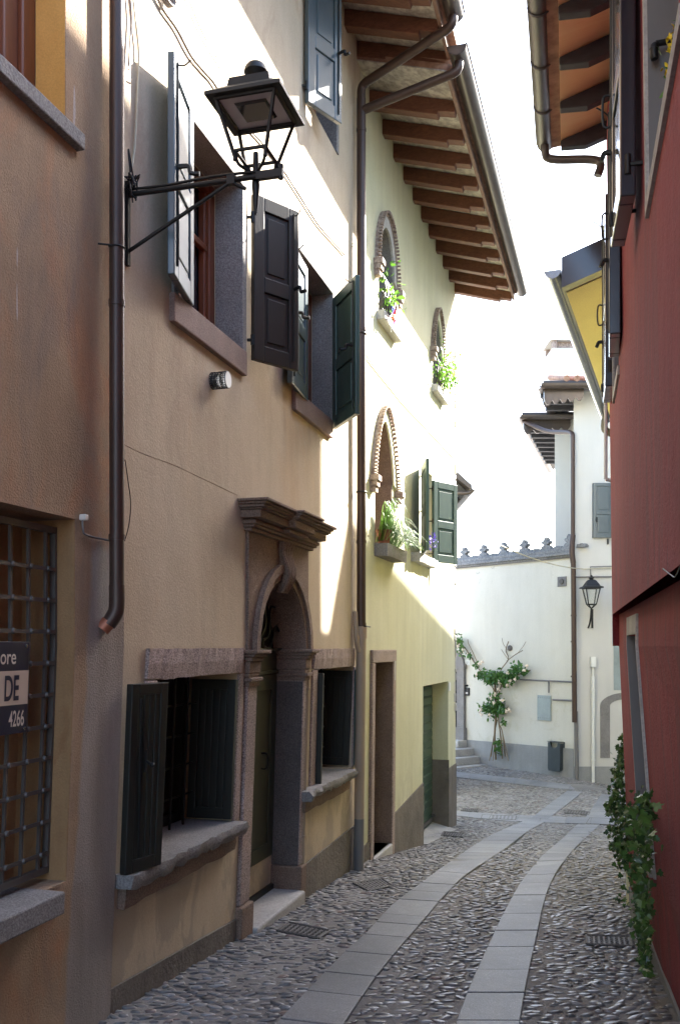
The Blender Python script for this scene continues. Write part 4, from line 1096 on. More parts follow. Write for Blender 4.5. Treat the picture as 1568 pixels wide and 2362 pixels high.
# roller door
rd = MB(); z = -1.35; zt = gdz1
pr = []
while z < zt - .05:
    pr += [(-.212, z), (-.205, z + .012), (-.205, z + .084), (-.212, z + .092), (-.204, z + .099), (-.212, z + .106)]; z += .110
pr = [p for p in pr if p[1] < zt - .004]
rd.wprofile(W3, pr + [(-.25, pr[-1][1]), (-.25, pr[0][1])], gd0 + .004, gd1 - .02)
rol = rd.build('roller_door', M['roller'], h3)
zb_ = gW(W3, (gd0 + gd1) / 2) + .06
mbx = MB(); mbx.wbox(W3, gd0 + .005, gd1 - .021, -.202, -.185, zb_, zb_ + .05); s = gd1 - .12; mbx.wbox(W3, s - .03, s + .03, -.185, -.14, zb_ + .06, zb_ + .10); mbx.build('bottom_rail', M['grille'], rol)
ap = MB(); A_ = [gpt(975, 1952), gpt(1020, 1912), gpt(1052, 1897)]
ap.prism([W3.w(gd0, -.42, zb_ + .0), W3.w(gd1, -.42, zb_ + .02), W3.w(gd1 + .02, .02, gW(W3, gd1) + .03), W3.w(gd1 - .02, .10, gW(W3, gd1) + .012), W3.w(gd0 + .0, .06, gW(W3, gd0) + .014)], [W3.w(gd0, -.42, -1.2), W3.w(gd1, -.42, -1.2), W3.w(gd1 + .02, .02, -1.2), W3.w(gd1 - .02, .10, -1.2), W3.w(gd0, .06, -1.2)])
ap.build('ramp', M['concrete'], h3)
# small things on the front
q = W3.px(909, 1541, .02); MB().wbox(W3, q[0] - .03, q[0] + .03, 0, .03, q[1] - .12, q[1] + .12).build('letter_box', M['pale_stone'], h3, None, .005)
q = W3.px(1037, 1584, .01); pl_ = tag(MB().wbox(W3, q[0] - .06, q[0] + .06, .001, .012, q[1] - .055, q[1] + .055).build('number_plate', M['white_pipe'], None, None, .004), 'small white house number plate beside the green roller door', 'plate')
# rough quoins left bare at the corner
qb = MB(); r = random.Random(5); z = W3.z_at(1050, 1640)
while z < E + 4.0:
    hgt = r.uniform(.07, .16); lw = r.uniform(.03, .12)
    o = len(qb.v); sA, sB = s_end3 - lw, s_end3 + r.uniform(.004, .02)
    qb.wbox(W3, sA, sB, -.4, r.uniform(.003, .018), z, z + hgt - .012); z += hgt
qb.build('quoin', M['pale_stone'], h3, None, .012)
gb_ = eave(h3, W3, -.10, s_end3, E + 4.80, .30, [s_end3 - .03 - .453 * i for i in range(0, 11)], .765, .10, .155, M['rafter'], M['tile_under'], M['gutter'], gr=.078, back=4.2, end_over=.03, gs0=-.38)
# downpipes shared at the corner of the two houses
pD = W3.px(829, 400, .06); pb = W3.w(-.02, .075, E)
sD = W3.px(833, 1300, .07)[0]; nD = .07
zj = W3.z_at(833, 250, nD); za_ = W3.z_at(830, 190, nD); zbt = W3.z_at(835, 1445, nD)
mb = MB(); a = gutA[2]; a2 = Vector((a.x, a.y, gutA[3] - .06)); aa = W2.w(s_end2 - .56, .76 + .12, gutA[3] - .07)
mb.tube(elbow([aa + Vector((0, 0, .05)), aa + Vector((0, 0, -.07)), W3.w(sD, nD, za_), W3.w(sD, nD, za_ - .12)], .06), .036, 14)
mb.tube([W3.w(sD, nD, za_ - .11), W3.w(sD, nD, zbt)], .038, 16)
bb = W3.w(-.34 + .06, .765 + .125, gb_[3] - .07)
mb.tube(elbow([bb + Vector((0, 0, .05)), bb + Vector((0, 0, -.08)), W3.w(sD, nD, zj - .02)], .06), .036, 14)
for y in (300, 760, 1250, 1440): zq = W3.z_at(833, y, nD); mb.tube([W3.w(sD, nD, zq + .012), W3.w(sD, nD, zq - .012)], .042, 16)
mb.build('downpipe', M['copper'], h3, 50)
mb = MB(); zlow = gW(W3, 0) + .0; zgrey = W3.z_at(833, 1885, nD)
mb.tube([W3.w(sD, nD, zbt), W3.w(sD, nD, zbt - .10)], [.048, .048], 16); mb.tube([W3.w(sD, nD, zbt - .10), W3.w(sD, nD, zgrey)], .042, 16)
mb.tube(sweep([W3.w(sD - .05, .03, zbt + .12), W3.w(sD - .06, .04, zbt - .02), W3.w(sD - .05, .05, zbt - .16), W3.w(sD, nD, zbt - .24)], 5), .022, 10)
lowp = mb.build('downpipe', M['cream_pipe'], h3, 50)
MB().tube([W3.w(sD, nD, zgrey), W3.w(sD, nD, zlow - .1)], .0425, 16).build('pipe_foot', M['grey_pipe'], lowp, 50)
mb = MB(); mb.tube([W3.w(sD - .05, .02, zbt), W3.w(sD - .03, nD + .05, zbt), W3.w(sD + .22, nD + .02, zbt)], .005, 6)
for y in (770, 1135): zq = W3.z_at(833, y, nD); mb.tube([W3.w(sD + .043 * math.cos(t), nD + .043 * math.sin(t), zq) for t in np.linspace(0, 2 * math.pi, 18)], .006, 6)
mb.build('pipe_bracket', M['iron'], h3)
cable('slack cable crossing the yellow wall from the downpipe to its far corner', W3, [(815, 745), (842, 815), (870, 855), (900, 892), (930, 930), (960, 962), (1000, 1005), (1046, 1055)], n=.012, r=.007, mat='cable_pale')
tag(MB().tube([W2.w(W2.px(808, y_)[0], .02 + .01 * math.sin(t), W2.z_at(808, y_) + .012 * math.cos(t)) for t, y_ in zip(np.linspace(0, 6.283, 16), [566] * 16)], .005, 6).build('cable_hook', M['cable_pale'], None), 'pale ring hook holding the cables beside the tall downpipe', 'hook')

# plants at the arched windows
def box_plant(key, label, name='potted_plant', cnt=420, up=.32, droop=.18, size=.055, planter='terracotta', n0=.06, x0=.0, x1=1.0, plabel=None, shape=OVAL):
    s0, s1, z0, zs, za = ar[key]; a, b = lerp(s0, s1, x0), lerp(s0, s1, x1)
    t = thing(name, label, 'plant', tuple(W3.w((a + b) / 2, n0, z0)))
    mb = MB(); C = []
    for _ in range(cnt):
        u = rng.uniform(0, 1); h = abs(rng.normal(0, .5)) * up - (droop * rng.random() if rng.random() < .4 else 0)
        C.append(W3.w(lerp(a, b, u) + rng.normal(0, .03), n0 + .05 + rng.normal(0, .06) + .10 * rng.random(), z0 + .10 + h * (.6 + .6 * math.sin(u * 9 + 1) ** 2)))
    leaves(mb, C, size, shape); mb.build('foliage', M['leaf_bright'], t)
    st = MB()
    for i in range(7): s = lerp(a, b, (i + .5) / 7); st.tube(sweep([W3.w(s, n0, z0 + .02), W3.w(s + .02, n0 + .04, z0 + .14), W3.w(s + .05 * math.sin(i), n0 + .09, z0 + .25)], 3), .004, 5)
    st.build('stem', M['stem'], t)
    return t
box_plant('top', 'bright green plant behind the railing of the upper near arched window', cnt=70, up=.42, droop=.08, size=.06, n0=-.04, x0=.08, x1=.6)
box_plant('far', 'round bushy plant in the small arched window nearest the house corner', cnt=330, up=.36, droop=.12, size=.05, n0=.03)
FROND = [(0, 0), (.05, .2), (.06, .5), (.04, .8), (0, 1), (-.04, .8), (-.06, .5), (-.05, .2)]
s0, s1, z0, zs, za = ar['low']
pt = thing('planter', 'long stone planter on the sill of the lower arched window', 'planter', tuple(W3.w((s0 + s1) / 2, .1, z0 - .1)))
rough_box(MB(), W3, s0 - .02, s1 + .08, -.05, .13, z0 - .12, z0 - .005, .006, 41, 10).build('trough', M['grey_stone'], pt, 60)
MB().lathe(W3.w(s0 + .10, .06, z0 - .005), [(.05, 0), (.065, .11), (.072, .11), (.072, .13)], 14).build('pot', M['terracotta'], pt, 50)
gp = thing('trailing_plant', 'grassy trailing plant spilling from the stone planter of the lower arch', 'plant', tuple(W3.w((s0 + s1) / 2, .08, z0)))
mb = MB()
for i in range(170):
    u = rng.uniform(-.02, 1.12); base = W3.w(lerp(s0, s1, u), .05 + rng.normal(0, .03), z0 + .02)
    dn_ = rng.uniform(.08, .26); hh = rng.uniform(.08, .33) * (1.25 - .8 * u); ds = rng.normal(.08, .12)
    mid = base + nn * (dn_ * .5) + t3 * ds * .5 + Vector((0, 0, hh)); tip = base + nn * dn_ + t3 * ds + Vector((0, 0, hh * rng.uniform(-.5, .75)))
    pts = sweep([base, mid, tip], 4); w = t3 * rng.uniform(.008, .018); o = len(mb.v)
    for j, p in enumerate(pts): k = 1 - (j / (len(pts) - 1)) ** 2; mb.v += [tuple(p - w * k), tuple(p + w * k + Vector((0, 0, .004)))]
    for j in range(len(pts) - 1): mb.f.append((o + 2 * j, o + 2 * j + 1, o + 2 * j + 3, o + 2 * j + 2))
mb.build('foliage', M['leaf_bright'], gp)
q = W3.px(902, 726, .10); pw = thing('pinwheel', 'coloured toy pinwheel fixed to the window railing above the stone sill', 'toy', tuple(W3.w(q[0], .1, q[1])))
c = W3.w(q[0], .10, q[1]); MB().tube([c - Vector((0, 0, .16)), c + Vector((0, 0, .0))], .004, 6).build('stick', M['white_pipe'], pw)
for k, nm in enumerate(('red', 'blue', 'orange', 'pink')):
    a = k * math.pi / 2 + .4; d1 = t3 * math.cos(a) + Vector((0, 0, 1)) * math.sin(a); d2 = t3 * math.cos(a + .9) + Vector((0, 0, 1)) * math.sin(a + .9)
    v = MB(); v.add([c + nn * .012, c + d1 * .10 + nn * .01, c + d2 * .085 + nn * .035], [(0, 1, 2)]); v.add([c + nn * .013, c + d2 * .085 + nn * .035, c + d1 * .05 + nn * .04], [(0, 1, 2)])
    v.build('vane', M['vane_' + nm], pw)
q = W3.px(988, 1252, .08); vf = thing('violet_flower', 'violet flower head in the gap between the green shutters', 'flower', tuple(W3.w(q[0], .05, q[1] - .1)))
mb = MB(); c = W3.w(q[0], .07, q[1])
leaves(mb, [c + Vector(rng.normal(size=3)) * .045 for _ in range(120)], .035); mb.build('petal', M['violet'], vf)
MB().tube([c, c - Vector((0, 0, .16))], .004, 5).build('stem', M['stem'], vf)

# ------------------------------------------------------------------ street lantern on its bracket over the near doorway
ln = thing('street_lantern', 'black square street lantern without glass on a long iron wall bracket', 'street lamp', tuple(W2.w(.1, 0, E + 1.7)))
bs = W2.px(291, 450)[0]; bz = E + 1.945
n3 = Vector((W2.n.x, W2.n.y, 0)); t2v = Vector((W2.t.x, W2.t.y, 0)); UP = Vector((0, 0, 1))
mb = MB(); mb.wbox(W2, bs - .012, bs + .012, .0, .016, E + 1.64, E + 2.0)
mb.tube([W2.w(bs, .0, bz), W2.w(bs, .70, bz)], .0115, 10); mb.tube(sweep([W2.w(bs, .03, bz + .022), W2.w(bs, .2, bz + .018), W2.w(bs, .4, bz + .026), W2.w(bs, .6, bz + .02)], 5), .006, 8)
mb.wbox(W2, bs - .012, bs + .012, .60, .715, bz - .016, bz + .016); mb.tube([W2.w(bs, .705, bz - .025), W2.w(bs, .705, bz + .035)], .011, 8)
mb.tube([W2.w(bs, .01, E + 1.70), W2.w(bs, .49, bz - .005)], .0085, 8); mb.tube([W2.w(bs, .47, bz), W2.w(bs, .55, bz - .045)], .008, 8); mb.wbox(W2, bs - .013, bs + .013, .47, .505, bz - .02, bz + .016)
mb.build('bracket', M['iron'], ln, 50)
ctr = Vector((-.351, 3.893, 0)); U_ = n3; V_ = t2v
def lp(u, v, z): return Vector((ctr.x, ctr.y, 0)) + U_ * u + V_ * v + UP * z
MB().tube([lp(0, 0, E + 1.80), lp(0, 0, E + 1.84), lp(0, 0, E + 1.92), lp(0, 0, E + 1.98), lp(0, 0, E + 2.06)], [.004, .010, .017, .013, .011], 10).build('spike', M['iron'], ln, 50)
hb, ht, zb0, zt0 = .066, .128, E + 2.045, E + 2.24
fr = MB(); cs = [(1, 1), (1, -1), (-1, -1), (-1, 1)]
for i, (a, b_) in enumerate(cs):
    a2, b2 = cs[(i + 1) % 4]
    fr.tube([lp(a * hb, b_ * hb, zb0 - .03), lp(a * ht, b_ * ht, zt0)], .0085, 6); fr.tube([lp(a * hb, b_ * hb, zb0), lp(a2 * hb, b2 * hb, zb0)], .0075, 6)
    fr.tube([lp(a * ht, b_ * ht, zt0 - .006), lp(a2 * ht, b2 * ht, zt0 - .006)], .009, 6)
    fr.tube(sweep([lp(a * hb, b_ * hb, zb0), lp(a * hb * .85, b_ * hb * .85, zb0 - .05), lp(a * hb * .3, b_ * hb * .3, bz + .03), lp(0, 0, bz + .012)], 5), .007, 6)
    fr.ball(lp(a * hb, b_ * hb, zb0 - .036), .010)
fr.build('frame', M['iron'], ln, 50)
rf = MB(); r_ = .162
def sq(h, z): return [lp(a * h, b_ * h, z) for a, b_ in cs]
lv = [sq(r_, zt0 - .004), sq(r_, zt0 + .010), sq(.092, zt0 + .062), sq(.085, zt0 + .098)]
o = len(rf.v); rf.v += [tuple(p) for L in lv for p in L]
for k in range(3):
    for i in range(4): rf.f.append((o + 4 * k + i, o + 4 * k + (i + 1) % 4, o + 4 * k + 4 + (i + 1) % 4, o + 4 * k + 4 + i))
rf.f.append((o + 12, o + 13, o + 14, o + 15))
IN = sq(.125, zt0 - .004); OUT = sq(r_, zt0 - .004)
for i in range(4): rf.quad(OUT[i], OUT[(i + 1) % 4], IN[(i + 1) % 4], IN[i])
rf.build('hood', M['dark_green'], ln)
MB().lathe(lp(0, 0, zt0 + .096), [(.034, 0), (.030, .012), (.026, .03), (.040, .045), (.050, .058), (.047, .075), (.036, .090), (.016, .099), (.002, .101)], 20).build('finial', M['dark_green'], ln, 40)
MB().prism(sq(.122, zt0 - .001), sq(.122, zt0 + .004)).build('lamp_plate', M['led'], ln)
MB().prism(sq(.062, zt0 - .012), sq(.070, zt0 - .002)).build('lamp_lens', M['glass'], ln)
MB().tube(sweep([lp(-.05, .05, zb0 - .02), lp(-.045, .03, zb0 - .06), lp(-.03, 0, bz + .03), lp(-.06, 0, bz + .02)], 6), .008, 8).build('cord', M['iron'], ln, 60)
tb = MB()
for i in range(16):
    p = W2.w(bs + rng.normal(0, .012), .02 + .02 * rng.random(), E + 1.99 + .05 * rng.random()); tb.tube(sweep([p, p + Vector(rng.normal(size=3)) * .025, p + Vector((0, 0, -.05)) + Vector(rng.normal(size=3)) * .02], 3), .004, 5)
tb.build('wiring', M['iron'], ln, 60)

# ------------------------------------------------------------------ 4 red house on the other side
h4 = thing('red_house', 'dark red rendered house with overhanging upper storey and black shutters', 'house', (2.2, 3, 0))
zL = E + .205
SU = 6.1 * 1.0298; SLo = 6.1 * 1.0284
w1s1 = RU.px(1497, 460)[0]; w1z0 = RU.z_at(1497, 462) + .01
w2s0, w2s1 = 5.0 * 1.0298, 5.44 * 1.0298
mb = facade(RU, -1.55, SU, zL, E + 3.52, [(2.3, w1s1, w1z0, w1z0 + 1.25, .22), (w2s0, w2s1, w1z0, w1z0 + 1.25, .22)], back=4.5)
mb.build('wall', M['red'], h4)
tw0, tw1 = RL.px(1470, 1490)[0], RL.px(1449.5, 1490)[0]; twz1 = RL.z_at(1450, 1466); twz0 = RL.z_at(1511, 2010)
mb = facade(RL, -1.55, SLo, -1.2, zL, [(tw0, tw1, twz0, twz1, .22)], back=4.4)
mb.build('lower_wall', M['red'], h4)
pA, pB = RL.px(1568, 2343), RL.px(1508, 2190)
base_band(RL, -1.5, SLo, lambda s: lerp(pA[1], pB[1], (s - pA[0]) / (pB[0] - pA[0])) if s > pA[0] - .4 else pA[1] + .02, M['plinth_far'], h4, .008)
mb = MB(); mb.wbox(RL, tw0 + .001, tw1 - .0015, -.225, -.205, twz0 + .001, twz1 - .001)
tw = mb.build('window', M['glass'], h4)
sf = MB(); sf.wbox(RL, tw0 - .035, tw0 - .001, -.1, .012, twz0 - .04, twz1 + .10); sf.wbox(RL, tw1 + .001, tw1 + .02, -.1, .012, twz0 - .04, twz1 + .10); sf.wbox(RL, tw0 - .001, tw1 + .001, -.1, .0125, twz1 + .001, twz1 + .099); sf.wbox(RL, tw0 - .001, tw1 + .001, -.1, .03, twz0 - .04, twz0 - .001)
sf.build('surround', M['pale_stone'], tw)
MB().wbox(RL, tw1 - .0012, tw1 + .0008, -.204, .0118, twz0 + .002, twz1 - .002).build('reveal', M['grey_pipe'], tw)
def red_window(s0, s1, z0, z1):
    fm = MB()
    for a in (s0 + .002, s1 - .06): fm.wbox(RU, a, a + .055, -.20, -.15, z0 + .002, z1 - .002)
    win = fm.build('window', M['navy'], h4)
    MB().wbox(RU, s0, s1, -.215, -.205, z0, z1).build('glass', M['glass'], win)
    rv = MB(); rv.wbox(RU, s1 - .0015, s1 + .0005, -.2, .0, z0 + .001, z1 - .001); rv.build('reveal', M['grey_pipe'], win)
    sb = MB(); sb.wbox(RU, s0 - .10, s1 + .045, -.2, .012, z0 - .05, z0 + .001); sb.wbox(RU, s1 + .0015, s1 + .045, -.1, .0115, z0 + .002, z1 + .05); sb.build('surround', M['pale_stone'], win)
    return win
rw1 = red_window(2.3, w1s1, w1z0, w1z0 + 1.25); rw2 = red_window(w2s0, w2s1, w1z0, w1z0 + 1.25)
def red_leaf(win, Yh, sgn, width, n, tilt, z0, z1):
    s = Yh * 1.0298; p = RU.w(s, n, E + 1.8); d = (RU.t * sgn + RU.n * tilt).normalized()
    leaf((p.x, p.y), (d.x, d.y), width, z0, z1, th=.055, stile=.07, flip=-1 if sgn > 0 else 1).build('shutter', M['navy'], win, None, .005)
    d3 = Vector((d.x, d.y, 0)); n_ = Vector((RU.n.x, RU.n.y, 0)); hw = MB(); b = Vector((p.x, p.y, z0)); H = z1 - z0
    for f in (.10, .88):
        q = b + UP * H * f; hw.tube([q - UP * .035, q + UP * .035], .012, 8); hw.tube([q, q - n_ * (n + .03)], .009, 6)
    e = b + d3 * (width - .035) + n_ * .028
    hw.tube([e + UP * .03, e + UP * (H - .03)], .006, 6)
    m_ = e + UP * H * .48; hw.tube(sweep([m_ - UP * .06, m_ - UP * .055 + n_ * .03, m_ + UP * .055 + n_ * .03, m_ + UP * .06], 4), .005, 6)
    t_ = e + UP * H * .33; hw.tube(sweep([t_, t_ + n_ * .025, t_ + n_ * .035 - UP * .02, t_ + n_ * .04 - UP * .03], 4), .011, 7)
    k = b + d3 * (width * .8) + UP * .10; hw.tube([k - n_ * (n + .02), k + n_ * .03], .008, 7); hw.tube(sweep([k + n_ * .03, k + n_ * .034 - UP * .02, k + n_ * .03 - UP * .05], 4), .010, 8)
    hw.tube(sweep([e + UP * (H - .05), e + UP * (H - .02) + n_ * .03, e + UP * (H + .0) + n_ * .06], 4), .004, 5)
    hw.build('hardware', M['iron'], win, 50)
red_leaf(rw1, 3.31, 1, .44, .05, .03, w1z0 + .13, w1z0 + 1.24)
red_leaf(rw2, 4.96, -1, .40, .02, .04, w1z0 + .06, w1z0 + 1.20)
red_leaf(rw2, 5.50, 1, .40, .02, .0, w1z0 + .06, w1z0 + 1.20)
hk = MB(); p = RU.w(2.95, 0, RU.z_at(1560, 78)); n4 = Vector((RU.n.x, RU.n.y, 0)); pz = Vector((p.x, p.y, E + 1.66))
zk = E + (HY - 80) * 3.0 / F
k0 = Vector((1.13, 3.02, zk + .0)); k1 = Vector((1.025, 3.03, zk - .01))
hk.tube([k0 + Vector((.05, -.01, .006)), k1], .010, 8); hk.tube(sweep([k1, k1 + Vector((-.006, 0, -.018)), k1 + Vector((-.004, 0, -.05))], 4), [.010, .012, .014, .012, .016, .013, .015, .014, .012], 8)
hk.build('hold_back', M['iron'], rw1, 50)
pm_ = Vector((1.10, 2.98, 0)); leaf((1.125, 2.97), (-.10, -1), .40, zk + .02, zk + 1.1, flip=-1, th=.03).build('shutter', M['navy'], rw1, None, .004)
yf = thing('flowering_plant', 'small plant with yellow flowers on the white window ledge of the red house', 'plant', tuple(RU.w(3.05, -.05, w1z0)))
mb = MB(); C = []
for _ in range(46):
    C.append(RU.w(rng.uniform(2.40, 2.74), -.03 + rng.normal(0, .02), w1z0 + .02 + abs(rng.normal(0, .10))))
leaves(mb, C, .032); mb.build('foliage', M['leaf_rose'], yf)
for _ in range(5):
    mb = MB(); c = RU.w(rng.uniform(2.42, 2.72), -.01, w1z0 + rng.uniform(.08, .24)); leaves(mb, [c + Vector(rng.normal(size=3)) * .006 for _ in range(8)], .018); mb.build('flower', M['yellow_flower'], yf)
rr_ = [SU - .06 - .435 * i for i in range(0, 12)]
gR = eave(h4, RU, -1.5, SU, E + 3.33, .35, rr_, .29, .062, .095, M['rafter_dark'], M['soffit'], M['grey_gutter'], gr=.054, back=4.5, fascia=False, tiles=False, bent=True, end_over=.02, cut=.13, bands=True)
mb = MB(); b = gR[2]; t4 = Vector((RU.t.x, RU.t.y, 0)); q = b - t4 * .07
mb.tube(sweep([q + Vector((0, 0, -.02)), q + Vector((0, 0, -.09)), q + Vector((.05, .01, -.135)), RU.w(SU - .07, .06, q.z - .20), RU.w(SU - .07, .06, q.z - .30)], 6), .027, 12)
mb.tube([RU.w(SU - .07, .06, q.z - .30), RU.w(SU - .07, .04, zL)], .027, 12) if False else None
mb.build('downpipe', M['grey_gutter'], h4, 50)
# wires under the overhang
cable('thin wires looping under the overhang of the red house', RU, [(1568, 1305), (1556, 1330), (1545, 1325), (1528, 1312)], n=.012, r=.0018, mat='iron')
# ivy climbing the far corner
iv = thing('ivy', 'dark green ivy hanging over the far corner of the red house down to the cobbles', 'ivy', tuple(RL.w(6.2, .05, -.15)))
C = []; 
def ivy_px(pts, n_leaf, spread, nlo, nhi):
    P = sweep([Vector((x, y, r)) for x, y, r in pts], 6)
    for _ in range(n_leaf):
        p = P[int(rng.integers(len(P)))]; x = p.x + rng.normal(0, .45) * p.z; y = p.y + rng.normal(0, spread)
        n = rng.uniform(nlo, nhi); s, z = RL.px(x, y, n)
        if -.3 < s < 6.75: C.append(RL.w(s, n, z))
ivy_px([(1452, 1880, 26), (1466, 1920, 36), (1470, 2000, 32), (1478, 2080, 28), (1484, 2160, 20), (1488, 2230, 10)], 620, 18, .02, .15)
ivy_px([(1478, 1850, 18), (1490, 1880, 18), (1484, 1950, 16)], 130, 16, .03, .10)
far_c = []
def ivy_free(pts, n_leaf, Yd):
    P = sweep([Vector((x, y, r)) for x, y, r in pts], 6)
    for _ in range(n_leaf):
        p = P[int(rng.integers(len(P)))]; x = p.x + rng.normal(0, .5) * p.z; y = p.y + rng.normal(0, 14); Y = Yd + rng.uniform(-.10, .12)
        C.append(Vector(((x - CX) / F * Y, Y, E + (HY - y) * Y / F)))
ivy_free([(1436, 1725, 6), (1430, 1760, 16), (1426, 1800, 20), (1423, 1845, 24), (1425, 1890, 24), (1428, 1940, 22), (1440, 1985, 14)], 430, 6.28)
ivy_free([(1404, 1872, 8), (1418, 1864, 9), (1440, 1860, 10)], 60, 6.2); ivy_free([(1408, 1942, 8), (1420, 1950, 10), (1440, 1950, 12)], 60, 6.2)
mb = MB(); leaves(mb, C, .038, IVY, face=(-.75, -.55, .2), spread=.55); mb.build('foliage', M['leaf_ivy'], iv)
sm = MB()
for pts in ([(1490, 2260), (1486, 2180), (1478, 2080), (1470, 1980), (1462, 1890)], [(1492, 2250), (1480, 2130), (1488, 2030), (1476, 1930), (1482, 1860)], [(1487, 2240), (1470, 2285), (1452, 2275), (1440, 2262)]):
    P = []
    for x, y in pts: s, z = RL.px(x, y, .05); P.append(RL.w(s, .05, z))
    sm.tube(sweep(P, 5), .005, 6)
sm.build('stem', M['stem'], iv, 60)
C = []
for (x, y) in ((1440, 2262), (1448, 2272), (1458, 2280), (1470, 2284), (1480, 2272), (1436, 2160), (1428, 2150), (1442, 2168), (1430, 2080), (1425, 2072), (1440, 2090), (1455, 2150)):
    s, z = RL.px(x, y, .09); C.append(RL.w(s, .09, z)); C.append(RL.w(s + .04, .07, z + .01))
mb = MB(); leaves(mb, C, .046, IVY, face=(-.6, -.6, .4), spread=.6); mb.build('runner', M['leaf_ivy'], iv)

# ------------------------------------------------------------------ 5 house with the yellow soffit next to it, and two unseen houses added for their shadows
tA = Vector((.376, 1)).normalized(); HA = Wall(1.937, 6.324, .376, 1, -1)
h5 = thing('lemon_house', 'house with plain lemon yellow soffit and dark verge board next to the red house', 'house', (2.6, 8, -.3))
facade(HA, .02, 4.5, -1.6, E + 2.62, [], back=1.0).build('wall', M['lemon'], h5)
zr5, p5, L5 = E + 2.60, .32, .42
rf = MB().wprofile(HA, [(L5, zr5 - p5 * L5), (L5, zr5 - p5 * L5 + .21), (-1.2, zr5 + p5 * 1.2 + .21), (-1.2, zr5 + p5 * 1.2)], -.06, 4.6).build('roof', M['navy'], h5)
MB().wprofile(HA, [(L5 - .02, zr5 - p5 * (L5 - .02) - .006), (L5 - .02, zr5 - p5 * (L5 - .02) - .001), (-.1, zr5 + p5 * .1 - .001), (-.1, zr5 + p5 * .1 - .006)], .05, 4.58).build('soffit', M['lemon'], rf)
za, zb5 = zr5 - p5 * L5 + .13, 0
a = HA.w(-.05, L5 + .06, za); b = HA.w(4.3, L5 + .06, za - .03); gbm = MB().trough(a, b, .055)
nA = Vector((HA.n.x, HA.n.y, 0)); gbm.tube([a + nA * .055, b + nA * .055], .007, 6)
gbm.prism([a + (nA * math.cos(math.pi + math.pi * j / 10) + UP * math.sin(math.pi + math.pi * j / 10)) * .056 for j in range(11)], [a + Vector((HA.t.x, HA.t.y, 0)) * -.006 + (nA * math.cos(math.pi + math.pi * j / 10) + UP * math.sin(math.pi + math.pi * j / 10)) * .056 for j in range(11)])
gbm.build('gutter', M['zinc'], h5, 40)
mb = MB(); q = HA.w(4.15, L5 + .06, za - .05); mb.tube(sweep([q, q - UP * .14, q + nA * -.16 - UP * .22, HA.w(4.15, .08, q.z - .28), HA.w(4.15, .06, q.z - .5)], 6), .04, 12)
mb.build('downpipe', M['grey_gutter'], h5, 50)
wp_ = Vector(((1396 - CX) / F * 6.2, 6.2, 0)); mb = MB(); mb.tube([Vector((wp_.x, wp_.y, E + 385 * 6.2 / F)), Vector((wp_.x, wp_.y, E + 2.3))], .012, 10); mb.tube([Vector((wp_.x, wp_.y, E + 385 * 6.2 / F)), Vector((wp_.x + .1, wp_.y, E + 375 * 6.2 / F))], .012, 10)
mb.build('downpipe', M['white_pipe'], h5, 50)
HC = Wall(4.581, 9.149, .362, 1, -1)  # unseen house, placed so its eave and far corner shade the cream wall
h6 = thing('shadow_house_tall', 'unseen tall plain house behind the low roofs, added to shade the cream wall', 'house', (6, 10, 0))
cEnd = 3.20
facade(HC, -3.2, cEnd, -1.5, E + 7.30, [], back=6).build('wall', M['white'], h6)
MB().wprofile(HC, [(.15, E + 7.26), (.15, E + 7.34), (-3, E + 8.35), (-6.2, E + 7.34), (-6.2, E + 7.26)], -3.3, cEnd + .02).build('roof', M['tile'], h6)
HBk = Wall(7.23, 14.1, .416, 1, -1)  # unseen house, outline and depth shaped to cast the notch's right edge
h7 = thing('shadow_house_gable', 'unseen plastered house with a sloped end, added to shape the notched shadow', 'house', (10, 16, -1))
BV = Vector((3.7, 3.37, 0)); BP = [HBk.w(s, 0, z) for s, z in ((-1.9, -1.6), (-1.9, E + 5.1), (-.72, E + 6.80), (0, E + 7.86), (7, E + 7.86), (7, -1.6))]
MB().prism(BP, [q + BV for q in BP]).build('wall', M['white'], h7)
BP = [HBk.w(s, 0, z) for s, z in ((0, E + 7.862), (7, E + 7.862), (7, E + 7.92), (.02, E + 7.92))]
MB().prism(BP, [q + BV for q in BP]).build('roof', M['tile'], h7)

# ------------------------------------------------------------------ 6 garden wall with stone cresting at the end of the lane
gwz = E + 1.757
gw = thing('garden_wall', 'white garden wall with crested stone coping closing the end of the lane', 'wall', tuple(GW.w(1.5, 0, -1)))
gs0, gs1 = -2.6, GW.px(1323, 1490)[0]
dg0, dg1 = GW.px(1030, 1600)[0], GW.px(1060, 1600)[0]
dgz1 = GW.z_at(1060, 1540); dgz0 = GW.z_at(1062, 1700)
facade(GW, gs0, gs1, -1.6, gwz, [(dg0, dg1, dgz0, dgz1 + .35, .25)], back=.35).build('wall', M['white'], gw)
mb = MB(); mb.prism([GW.w(gs0, .02, -1.6), GW.w(gs1, .02, -1.6), GW.w(gs1, .02, GW.z_at(1322, 1727)), GW.w(GW.px(1075, 1700)[0], .02, GW.z_at(1075, 1706)), GW.w(gs0, .02, GW.z_at(1075, 1706))], [GW.w(gs0, -.01, -1.6), GW.w(gs1, -.01, -1.6), GW.w(gs1, -.01, GW.z_at(1322, 1727)), GW.w(GW.px(1075, 1700)[0], -.01, GW.z_at(1075, 1706)), GW.w(gs0, -.01, GW.z_at(1075, 1706))])
mb.build('base_band', M['plinth_far'], gw)
mb = MB()
for z0, z1, n in ((0, .035, .05), (.035, .10, .09), (.10, .17, .07)): mb.wbox(GW, gs0, gs1 - .04, -.30, n, gwz + z0 + .0005, gwz + z1 - .0005)
cop = mb.build('coping', M['coping'], gw, None, .01)
MB().wbox(GW, gs0, gs1 - .04, .0, .045, gwz - .02, gwz - .001).build('flashing', M['gutter'], cop)
